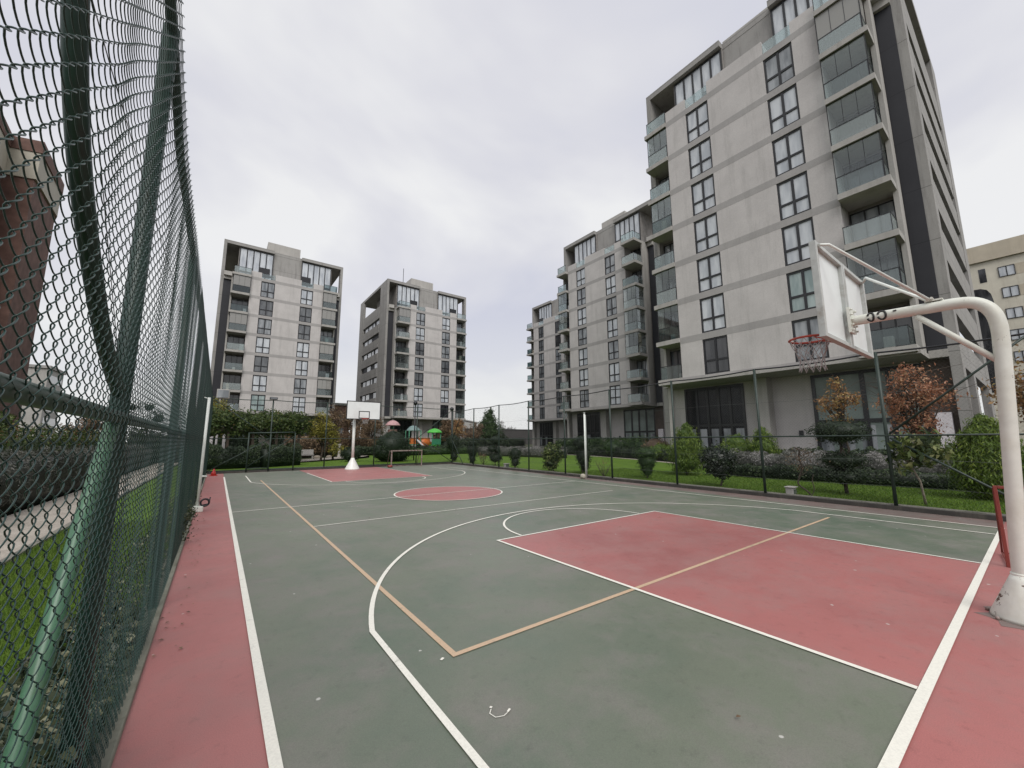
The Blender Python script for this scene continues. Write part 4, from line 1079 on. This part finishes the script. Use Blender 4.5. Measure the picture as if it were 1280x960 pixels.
# lamps over the far fence
for i, (x, y, h, lb_) in enumerate(((12.9, 31.0, 5.1, 'slim dark garden lamp post behind the pink umbrella roof'), (16.5, 31.2, 4.75, 'slim dark garden lamp post behind the green domed play tower'))):
    g = thing('garden_lamp', lb_, 'lamp post', (x, y, 0), group='garden lamps beyond the far fence')
    obj('pole', MB().tube([(0, 0, 0), (0, 0, h - .35)], .05, 8), M['frame_dark'], g)
    obj('lamp_head', MB().lathe([(.05, h - .4), (.16, h - .3), (.18, h - .12), (.05, h)], 12), M['frame_dark'], g)

# pergola
pe = thing('pergola', 'long vine covered pergola behind the far end hedge', 'pergola', (-1.5, 34, 0))
for x in (.1, 1.6, 3.1, 4.6, 6.1):
    for y in (0, 2.2): obj('post', MB().box(x, x + .16, y, y + .16, 0, 2.45), M['bark'], pe)
for y in (0, 2.2): obj('beam', MB().box(-.3, 6.6, y - .02, y + .18, 2.46, 2.62), M['bark'], pe)
for k in range(14): obj('rafter', MB().box(-.2 + .5 * k, -.12 + .5 * k, -.5, 2.8, 2.63, 2.73), M['bark'], pe)
tag(link('climbing_vine', crown_mesh('climbing_vine', [(-.5, 35, 3.05, 1.6, 1.8, 1.0), (1.3, 34.8, 3.05, 1.5, 1.8, .85), (3.0, 34.9, 3.0, 1.5, 1.9, .95), (4.4, 34.8, 3.05, 1.1, 1.8, .95)], 15000, .18, core=.7, clump=.16, fill=.2), None, M['leaf_vine']),
    'tangled green climbing vine sprawling over the pergola roof', 'vine')
for i, (x, z0, z1, wd) in enumerate(((-.55, 1.3, 2.35, .14), (-.1, 1.1, 2.3, .20), (-.95, 1.2, 2.1, .25))):  # slabs added to stand for bright gaps under the pergola
    tag(obj('white_slab', MB().box(x, x + wd, 37.9, 38.0, .05, z1), M['play_white'], bevel=.02),
        ['thin white upright slab, middle of three under the pergola', 'widest standing white slab nearest the gate under the pergola', 'white upright slab nearest the green fence under the pergola'][i], 'slab', 'white slabs seen under the pergola')
wb = thing('notice_board', 'plain white notice board under the pergola behind the gate', 'notice board', (2.25, 37.0, 0))
obj('panel', MB().box(0, .85, 0, .05, 1.0, 2.2), M['play_white'], wb, bevel=.01)
for x in (.06, .74): obj('leg', MB().box(x, x + .06, .055, .10, 0, 2.2), M['bark'], wb)
tag(obj('gate_pillar', MB().box(9.4, 9.62, 41.8, 42.02, 0, 1.35).box(9.36, 9.66, 41.76, 42.06, 1.36, 1.44), M['concrete_light']), 'short white pillar at the bend of the sandy path', 'pillar')
tag(obj('garden_bench', MB().box(5.3, 6.9, 39.8, 40.3, .42, .48).box(5.3, 6.9, 40.31, 40.36, .5, .95).box(5.4, 5.5, 39.85, 40.25, 0, .41).box(6.7, 6.8, 39.85, 40.25, 0, .41), M['concrete']), 'pale grey bench beside the sandy path under the yellow tree', 'bench')
for i, (x, y, s) in enumerate(((7.4, 41.2, .35), (8.8, 42.8, .28))):
    tag(obj('boulder', MB().lathe([(s, 0), (s * 1.1, s * .3), (s * .8, s * .7), (s * .3, s * .9)], 9, (x, y, .05)), M['bark_pale']), ['larger tan boulder', 'smaller tan boulder'][i] + ' in the bed behind the sandy path', 'boulder', 'boulders behind the sandy path')

# ------------------------------------------------------------------ planting
G = .09
def at(x, y, k=1.045): return (CAM.x + (x - CAM.x) * k, CAM.y + (y - CAM.y) * k, G)
SH = 'clipped shrubs along the lawn side fence'
def bush(name, label, pos, blobs, n, size, mat, tr=.03, core=.8, **k):
    k.setdefault('group', SH); k.setdefault('clump', .15); k.setdefault('fill', .15); k.setdefault('shell', .88)
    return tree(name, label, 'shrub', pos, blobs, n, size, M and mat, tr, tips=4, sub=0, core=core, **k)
bush('corner_shrub', 'dark lumpy shrub with a small ball at its foot at the far lawn corner', at(14.6, 27.3, 1.0), [(0, 0, 1.45, .62, .6, .75), (.1, 0, .42, .34, .34, .38)], 3200, .07, 'leaf_dark')
bush('columnar_shrub', 'dark tapering shrub second from the far lawn corner', at(13.5, 22.5), [(0, 0, .95, .42, .42, .62), (0, 0, .4, .28, .28, .4), (0.05, 0, 1.4, .46, .46, .25)], 2800, .06, 'leaf_dark')
bush('tiered_topiary', 'dark topiary shrub clipped into uneven balls with a pale box light beside it', at(13.76, 20.1), [(0, 0, 1.62, .46, .46, .34), (-.28, 0, 1.08, .34, .34, .27), (.15, 0, .98, .26, .26, .24), (0, 0, .5, .52, .46, .32)], 3600, .055, 'leaf_dark')
bush('columnar_shrub', 'smallest dark tapering shrub, left of the yellow edged bush', at(13.2, 17.3), [(0, 0, .82, .38, .38, .42), (0, 0, .4, .27, .27, .36)], 2400, .055, 'leaf_dark')
bush('spotted_laurel', 'round shrub with yellow edged leaves near the white net post', at(13.3, 14.2), [(0, 0, .95, .52, .52, .46), (-.1, .1, .5, .42, .42, .4)], 2600, .12, 'leaf_varieg', core=.6)
bush('columnar_shrub', 'tall dark shrub right behind the white net post', at(13.4, 12.3), [(-.1, 0, 1.45, .46, .46, .42), (0, 0, .9, .40, .40, .6), (.1, 0, .45, .27, .27, .4)], 3400, .06, 'leaf_dark')
bush('cone_topiary', 'dense green shrub clipped wide on top and narrow at its foot', at(13.76, 9.14), [(0, 0, 1.05, .50, .50, .27), (.02, 0, .72, .42, .42, .36), (.04, 0, .4, .28, .28, .34)], 4200, .05, 'leaf_mid')
bush('camellia_bush', 'round dark glossy leaved bush on a short stem', at(13.2, 5.95), [(0, 0, .95, .56, .56, .45), (0, 0, .62, .46, .46, .36)], 3600, .075, 'leaf_glossy', tr=.04, aspect=.65)
cl = [(0, 0, 1.78, .78, .74, .34), (-.1, .05, 1.60, .62, .6, .22)]
tp = bush('tiered_topiary', 'largest cloud topiary with three flat tiers beside the twisted bare shrub', at(14.15, 2.85), [(-.05, 0, 1.86, .78, .72, .36), (0, 0, .98, .64, .6, .26), (-.05, 0, .52, .62, .58, .22)], 9000, .05, 'leaf_dark', tr=.055, trunk_top=1.7)
tree('broadleaf_sapling', 'leaning sapling with large drooping pale edged leaves by the fence post', 'tree', at(13.1, 1.15), [(-.1, 0, 1.45, .72, .66, .32), (-.45, .1, 1.2, .42, .4, .28), (.35, -.1, 1.25, .45, .4, .28)], 900, .17, 'leaf_varieg', .03, 1.25, tips=9, sub=2, bark='bark_pale', core=0, droop=.8, aspect=.42, lean=(-.2, .25), clump=.3)
# twisted bare shrub and bare twigs
tb = thing('bare_shrub', 'twisted bare brown shrub with a hooked tip in front of the lavender hedge', 'shrub', at(13.0, 3.35))
mb = MB(); mb.tube(curve_pts([(0, 0, 0), (-.05, .12, .15), (-.1, .28, .32), (-.12, .22, .55), (-.1, .14, .8), (-.1, .2, 1.1), (-.1, .17, 1.3), (-.12, .28, 1.38)]), .022, 7)
mb.tube(curve_pts([(0, 0, 0), (.03, -.06, .2), (.05, -.03, .42), (.02, -.08, .6)]), .012, 6)
rs = random.Random(5)
for k in range(26):
    zz = rs.uniform(.55, 1.3); a = Vector((-.1, .18, zz)); e = a + Vector((rs.uniform(-.25, .25), rs.uniform(-.4, .4), rs.uniform(0, .35))); mb.tube([a, a.lerp(e, .5) + Vector((0, 0, .04)), e], [.007, .005, .002], 4)
obj('stem', mb, M['bark'], tb)
link('sparse_leaves', crown_mesh('sparse_leaves', [(-.1, .15, 1.05, .3, .4, .35)], 260, .045, core=0, clump=.3, fill=.6), tb, M['leaf_brown'])
for (x, y, lab) in ((12.95, 10.7, 'small leafless shrub between the white net post and the narrow footed shrub'), (13.6, 21.3, 'small reddish twiggy shrub between two dark shrubs near the far corner')):
    tb = thing('bare_shrub', lab, 'shrub', at(x, y)); mb = MB()
    for k in range(9):
        a = rs.uniform(0, 2 * PI); e = Vector((math.cos(a) * rs.uniform(.1, .5), math.sin(a) * rs.uniform(.1, .5), rs.uniform(.35, .8)))
        mb.tube([(0, 0, 0), e * .5 + Vector((0, 0, -.06)), e], [.014, .010, .004], 5)
        for _ in range(3):
            f = e * rs.uniform(.4, .9); g2_ = f + Vector((rs.uniform(-.15, .15), rs.uniform(-.15, .15), rs.uniform(.05, .25))); mb.tube([f, g2_], [.005, .002], 4)
    obj('stem', mb, M['bark'], tb)
    link('sparse_leaves', crown_mesh('sparse_leaves', [(0, 0, .6, .3, .3, .2)], 60 if x < 13 else 300, .05, core=0, clump=.4, fill=.6), tb, M['leaf_brown'])

CON = 'bright green conifers on the lawn'
def conifer(label, pos, r, h, n, mat='leaf_bright', size=.13, group=CON, k=.0):
    bl = [(0, 0, h * .30, r, r, h * .30), (0, 0, h * .52, r * .92, r * .92, h * .30), (.0, 0, h * .74, r * .55, r * .55, h * .22), (r * .1, 0, h * .9, r * .22, r * .22, h * .12)]
    return tree('conifer', label, 'conifer', pos, bl, n, size, mat, .05, h * .7, tips=3, sub=0, core=.70, group=group, clump=.15, aspect=.2, fill=.15, droop=-1.5, per=20, shell=.86)
conifer('bright golden green conifer left of the glossy bush, wide in the middle', (17.2, 9.35, G), .74, 2.42, 13000)
conifer('large bright green conifer behind the near hoop pole', (16.4, .28, G), .74, 2.28, 20000)
conifer('conifer beside the white wall between the two shrub clumps, pointed', (22.2, 8.0, G), .8, 2.3, 6000)
conifer('low spreading light green conifer in front of the dark lobby windows', (22.8, 9.6, G), 1.3, 1.95, 6000)
conifer('squat green conifer beside the low spreading one', (24.2, 9.2, G), 1.0, 1.5, 3500, 'leaf_mid')

HG = 'loose hedges between the lawn and the towers'
hedge('lavender_hedge', 'long silvery lavender hedge in front of the tallest tower', 'hedge', [(20.2, -3, G), (20.0, 1, G), (19.6, 4.5, G), (19.4, 8.2, G)], 1.7, 1.05, 16000, .11, 'leaf_lavender', HG, aspect=.25)
hedge('low_hedge', 'dark underplanting at the foot of the lavender hedge', 'hedge', [(18.9, -3, G), (18.7, 1, G), (18.4, 7.6, G)], .9, .55, 7000, .08, 'leaf_dark', HG)
hedge('lavender_hedge', 'grey lavender strip in front of the most distant towers', 'hedge', [(25.3, 26, G), (24.5, 31, G), (23.4, 37, G)], 1.6, .95, 6000, .12, 'leaf_lavender', HG, aspect=.25)
hedge('low_hedge', 'dark green hedge along the far side of the curved path', 'hedge', [(25.6, 13, G), (28.6, 18.5, G), (31.8, 27, G), (33.4, 38, G)], 1.6, .95, 12000, .11, 'leaf_dark', HG)
hedge('tall_hedge', 'tall green hedge against the lobby of the middle tower', 'hedge', [(30.8, 20.5, G), (35.5, 28, G), (38.5, 40, G)], 2.4, 1.75, 10000, .15, 'leaf_mid', HG)
hedge('tall_hedge', 'tall dark hedge against the lobby of the tallest tower', 'hedge', [(27.6, 2, G), (27.4, 8, G), (28.5, 15.5, G)], 1.4, 1.05, 7000, .12, 'leaf_dark', HG)
hedge('tall_hedge', 'clipped dark hedge behind the gate at the far end', 'hedge', [(-1.0, 29.2, G), (1.8, 29.3, G), (4.0, 30.6, G)], 1.6, 1.35, 11000, .09, 'leaf_dark', HG)
hedge('low_hedge', 'low dark hedge across the garden behind the far hoop', 'hedge', [(9.5, 44, G), (14.5, 46, G), (20, 47, G), (30, 47, G)], 1.3, 1.0, 8000, .13, 'leaf_dark', HG)
hedge('tall_hedge', 'rusty brown shrub belt below the nearest far tower', 'hedge', [(4.4, 46, 0), (10, 51, 0), (19, 58, 0)], 2.4, 2.2, 11000, .2, 'leaf_brown', HG)
hedge('low_hedge', 'green hedge in front of the playground', 'hedge', [(14.5, 41.5, G), (19, 42.5, G), (25, 43, G)], 1.0, .75, 5000, .11, 'leaf_mid', HG)
hedge('low_hedge', 'dark hedge behind the playground towards the boundary wall', 'hedge', [(26, 52, G), (38, 56, G), (47, 60, G)], 1.8, 1.9, 8000, .18, 'leaf_dark', HG)
hedge('tall_hedge', 'dark evergreen screen behind the vine covered pergola', 'hedge', [(-6, 42.5, 0), (2.5, 42.5, 0), (4.4, 44, 0)], 1.6, 2.5, 9000, .16, 'leaf_dark', HG)  # added so that the view beneath the pergola goes dark
# bushes in beds, each a thing
bi = 0
BL = ['dark green bush at the left end of the tall hedge by the middle tower', 'rounded green bush in the bed before the middle tower lobby', 'yellowish green bush beside the curved path bend',
      'dark red leaved bush by the slab columns of the middle tower', 'small round dark bush in front of the lobby windows', 'grey green mound in front of the white wall']
for (x, y, r, h, m_) in ((33.5, 31.5, 1.3, 2.0, 'leaf_mid'), (30.6, 24.4, 1.2, 1.7, 'leaf_mid'), (27.6, 17.4, 1.0, 1.4, 'leaf_bright'), (29.8, 19.3, 1.2, 1.9, 'leaf_brown'), (25.2, 11.6, .8, 1.2, 'leaf_dark'), (22.0, 6.4, .9, 1.1, 'leaf_lavender')):
    tree('garden_bush', BL[bi], 'bush', (x, y, G), [(0, 0, h * .5, r, r, h * .5), (r * .4, -r * .2, h * .42, r * .7, r * .7, h * .42)], 2600, .11, m_, .04, tips=3, sub=0, core=.78, group='bushes in the beds before the towers', clump=.12); bi += 1
tree('round_bush', 'huge dark domed bush behind the small goal at the far end', 'bush', (10.85, 30.5, G), [(0, 0, 1.2, 1.45, 1.4, 1.35), (.4, 0, .8, 1.3, 1.2, .9), (-.5, 0, .8, 1.1, 1.1, .85)], 14000, .085, 'leaf_dark', .08, tips=5, sub=0, core=.84, clump=.09, fill=.1)
tree('round_bush', 'low dark bush left of the huge domed bush', 'bush', (8.3, 32.5, G), [(0, 0, .55, .8, .8, .6)], 2600, .09, 'leaf_dark', .04, tips=3, sub=0, core=.8, clump=.1)

# autumn trees by the tallest tower
tree('autumn_tree', 'large russet red autumn tree before the tallest tower', 'tree', (23.2, 2.45, G),
     [(0, 0, 3.6, .9, .9, .95), (-.2, .62, 3.2, .62, .62, .6), (.1, -.62, 3.35, .62, .6, .65), (0, .1, 4.3, .62, .6, .5), (0, .4, 2.35, .5, .52, .65), (0, -.3, 2.2, .45, .45, .65)],
     3300, .14, 'leaf_red', .09, 2.0, tips=26, sub=4, core=0, clump=.24, fill=.5, droop=.9, aspect=.38, per=11)
tree('autumn_tree', 'smaller rusty orange autumn tree above the cloud topiary', 'tree', (23.2, 5.0, G),
     [(0, 0, 3.5, .62, .62, .5), (0, .45, 3.3, .42, .42, .42), (0, -.45, 3.4, .42, .42, .42), (0, 0, 4.15, .36, .34, .4), (0, .05, 2.7, .42, .42, .5)],
     1300, .14, 'leaf_rust', .06, 2.4, tips=14, sub=3, core=0, clump=.26, fill=.5, droop=.6, aspect=.4, per=9)
tree('autumn_tree', 'orange brown autumn tree half hidden behind the near hoop pole', 'tree', (30.5, -1.6, 0),
     [(0, 0, 4.2, 2.0, 1.6, 1.4), (0, 1.2, 3.6, 1.1, 1.1, 1.0), (0, -.9, 4.8, 1.2, 1.2, .9)], 3800, .19, 'leaf_rust', .12, 2.4, tips=16, sub=4, bark='bark_pale', core=0, clump=.28, fill=.5, droop=.5, per=9)
# far garden trees
FT = 'trees in the garden beyond the far fence'
def ftree(label, pos, h, r, n, mat, size=.2, nb=6, core=.0, tr=.1, seed=1, low=.35, name='garden_tree', clump=.22, fill=.4):
    rg = random.Random(seed); bl = []
    for i in range(nb):
        a = rg.uniform(0, 2 * PI); q = rg.uniform(.1, .6) * r; zz = h * rg.uniform(low + .1, .86); rr = r * rg.uniform(.35, .6) * (1.15 - zz / h * .5)
        bl.append((q * math.cos(a), q * math.sin(a), zz, rr, rr, rr * .8))
    bl.append((0, 0, h * .86, r * .35, r * .35, h * .13))
    return tree(name, label, 'tree', pos, bl, n, size, mat, tr, h * .5, tips=12, sub=3, core=core, group=FT, clump=clump, fill=fill)
ftree('yellow green autumn tree to the left of the far hoop', (6.7, 36.0, 0), 4.2, 1.9, 4600, 'leaf_yellow', .14, seed=2, low=.12)
ftree('thin brown autumn tree just left of the far backboard', (7.9, 37, 0), 5.0, 1.5, 2000, 'leaf_brown', .13, seed=3)
ftree('yellow tree rising over the pergola next to the green fence', (-.9, 39, 0), 5.2, 2.0, 3600, 'leaf_yellow', .15, seed=4)
ftree('reddish brown tree behind the far backboard', (13.2, 52, 0), 6.0, 2.8, 3600, 'leaf_brown', .2, seed=5)
ftree('brown bare looking tree behind the far hoop, next to the reddish one', (17.0, 56, 0), 5.6, 2.6, 2600, 'leaf_brown', .2, seed=6)
ftree('brown autumn tree right of the green domed play tower', (26.8, 52, 0), 4.9, 2.4, 3600, 'leaf_brown', .2, seed=7)
ftree('olive brown tree under the tower with the mast', (30.5, 56, 0), 5.3, 2.9, 3600, 'leaf_rust', .2, seed=8)
ftree('wide brown tree right of the tower with the mast', (35.5, 58, 0), 4.9, 2.8, 3200, 'leaf_brown', .2, seed=9)
ftree('dark evergreen tree in front of the brown trees, pointed', (33.6, 47.6, 0), 2.9, 1.3, 2400, 'leaf_dark', .14, core=.6, seed=10)
tree('broad_conifer', 'tall grey green conifer rising over the far boundary wall', 'tree', (47.0, 71.5, 0), [(0, 0, 3.4, 3.0, 3.0, 2.4), (.1, 0, 5.4, 2.2, 2.2, 1.8), (0, 0, 7.0, 1.3, 1.3, 1.4), (.3, 0, 8.1, .6, .6, .9), (-1.0, 0, 4.6, 1.4, 1.4, 1.4)], 9000, .26, 'leaf_mid', .2, 6, tips=12, sub=2, core=.6, group=FT, clump=.16)
ftree('hazy bare tree behind the boundary wall, farther to the towers', (106, 150, 0), 11.0, 4.2, 1500, 'leaf_lavender', .4, seed=12, tr=.2)
ftree('second hazy bare tree behind the boundary wall', (118, 160, 0), 9.0, 3.6, 1000, 'leaf_lavender', .4, seed=13, tr=.2)

# strip beyond the left fence
hedge('lavender_hedge', 'rough dark grey hedge along the path behind the green fence', 'hedge', [(-5.1, -4, 0), (-5.1, 8, 0), (-5.0, 22, 0), (-5.2, 40, 0)], 1.9, 1.38, 34000, .12, 'leaf_scrub', HG, aspect=.22)
hedge('tall_hedge', 'olive yellow hedge rising behind the grey lavender beyond the green fence', 'hedge', [(-7.4, -3, 0), (-7.4, 14, 0), (-7.6, 45, 0)], 1.9, 2.15, 22000, .14, 'leaf_vine', HG, top_wob=.2)
LT = 'trees behind the green fence'
for i, (x, y, h, r, m_, lab) in enumerate(((-9.5, 14, 2.7, 2.0, 'leaf_yellow', 'low yellow tree through the fence, nearest the camera'), (-11, 22, 3.0, 2.2, 'leaf_rust', 'low orange tree through the fence'),
        (-10, 32, 3.2, 2.2, 'leaf_vine', 'low green tree through the fence beyond the orange one'), (-9, 46, 4.6, 2.6, 'leaf_brown', 'brown tree at the end of the row through the fence'), (-7, 60, 6.5, 3.0, 'leaf_dark', 'dark evergreen at the end of the row through the fence'))):
    ftree(lab, (x, y, 0), h, r, 3200, m_, .17, seed=20 + i, low=.1, core=.4)
# ivy at the near foot of the left fence
def ivy(n, x0, x1, y0, y1, hmax, size):
    P = np.stack([RNG.uniform(x0, x1, n), RNG.uniform(y0, y1, n), np.zeros(n)], 1)
    hh = hmax * (.55 + .45 * np.sin(P[:, 1] * 2.1 + 1.0) * np.cos(P[:, 0] * 3)) ; hh = np.clip(hh, .08, None)
    P[:, 2] = hh * (1 - RNG.random(n) ** 2 * .8)
    up_ = np.tile([.5, -.4, .9], (n, 1)); V, F = leaf_quads(P, size, .8, up_); return np_mesh('ivy', V, F, np.repeat(RNG.random(n), 4))
iv = tag(link('ivy_bed', ivy(5200, -1.35, -.79, .1, 4.2, .46, .085), None, M['leaf_ivy']), kind='stuff'); iv['label'] = 'low ivy bed at the foot of the green fence'
iv = tag(link('ivy_bed', ivy(2600, -1.3, -.80, 4.2, 14, .20, .045), None, M['leaf_ivy']), kind='stuff'); iv['label'] = 'thin ivy strip further along the green fence'
iv = tag(link('ivy_shoots', crown_mesh('ivy_shoots', [(-.70, y, hh * .5, .07, .16, hh * .5) for y, hh in ((8.2, .55), (9.1, .75), (10.2, .45), (12.9, .6))], 420, .05, core=0, clump=.6, fill=.8), None, M['leaf_ivy']), kind='stuff'); iv['label'] = 'ivy shoots poking through the green fence'

# grass blades
def blades(n, region, z, hgt):
    x0, x1, y0, y1 = region
    P = np.stack([RNG.uniform(x0, x1, n), RNG.uniform(y0, y1, n), np.full(n, z)], 1); return P
def blade_mesh(P, hgt, wd):
    n = len(P); a = RNG.uniform(0, 2 * PI, n); d = np.stack([np.cos(a), np.sin(a), 0 * a], 1) * wd * .5
    l = np.stack([RNG.normal(size=n) * .45, RNG.normal(size=n) * .45, np.ones(n)], 1) * (hgt * RNG.uniform(.5, 1.3, n))[:, None]
    V = np.stack([P - d, P + d, P + l], 1).reshape(-1, 3); return np_mesh('grass', V, np.arange(3 * n).reshape(n, 3), np.repeat(RNG.random(n), 3))
PL = blades(42000, (-2.6, -.88, .2, 11), .02, .06)
P1 = blades(60000, (13.2, 18.5, -2, 14), .09, .05); P1 = P1[P1[:, 0] > 13.2 + .032 * P1[:, 1]]
g = link('grass', blade_mesh(np.vstack([PL]), .075, .007), None, M['grass_blade']); tag(g, kind='stuff'); g['label'] = 'grass of the verge behind the green fence'
g = link('grass', blade_mesh(P1, .055, .012), None, M['grass_blade']); tag(g, kind='stuff'); g['label'] = 'grass of the lawn nearest the court'
# fallen leaves along the kerb and on the court
nl = 70; P = np.stack([RNG.uniform(-.6, 12.5, nl), RNG.uniform(.5, 24, nl), np.full(nl, .024)], 1)
P2 = np.stack([RNG.uniform(-.68, -.45, 60), RNG.uniform(3.5, 14, 60), np.full(60, .012)], 1)
P3 = np.stack([FX(0) - .25 + RNG.uniform(-.2, .1, 90), RNG.uniform(0, 24, 90), np.full(90, .014)], 1); P3[:, 0] += .032 * P3[:, 1]
PA = np.vstack([P, P2, P3]); V, F = leaf_quads(PA, .035, .6, np.tile([0, 0, 6.0], (len(PA), 1)))
g = link('fallen_leaves', np_mesh('fallen_leaves', V, F, np.repeat(RNG.random(len(PA)), 4)), None, M['leaf_brown']); tag(g, kind='stuff'); g['label'] = 'small fallen leaves scattered on the court'
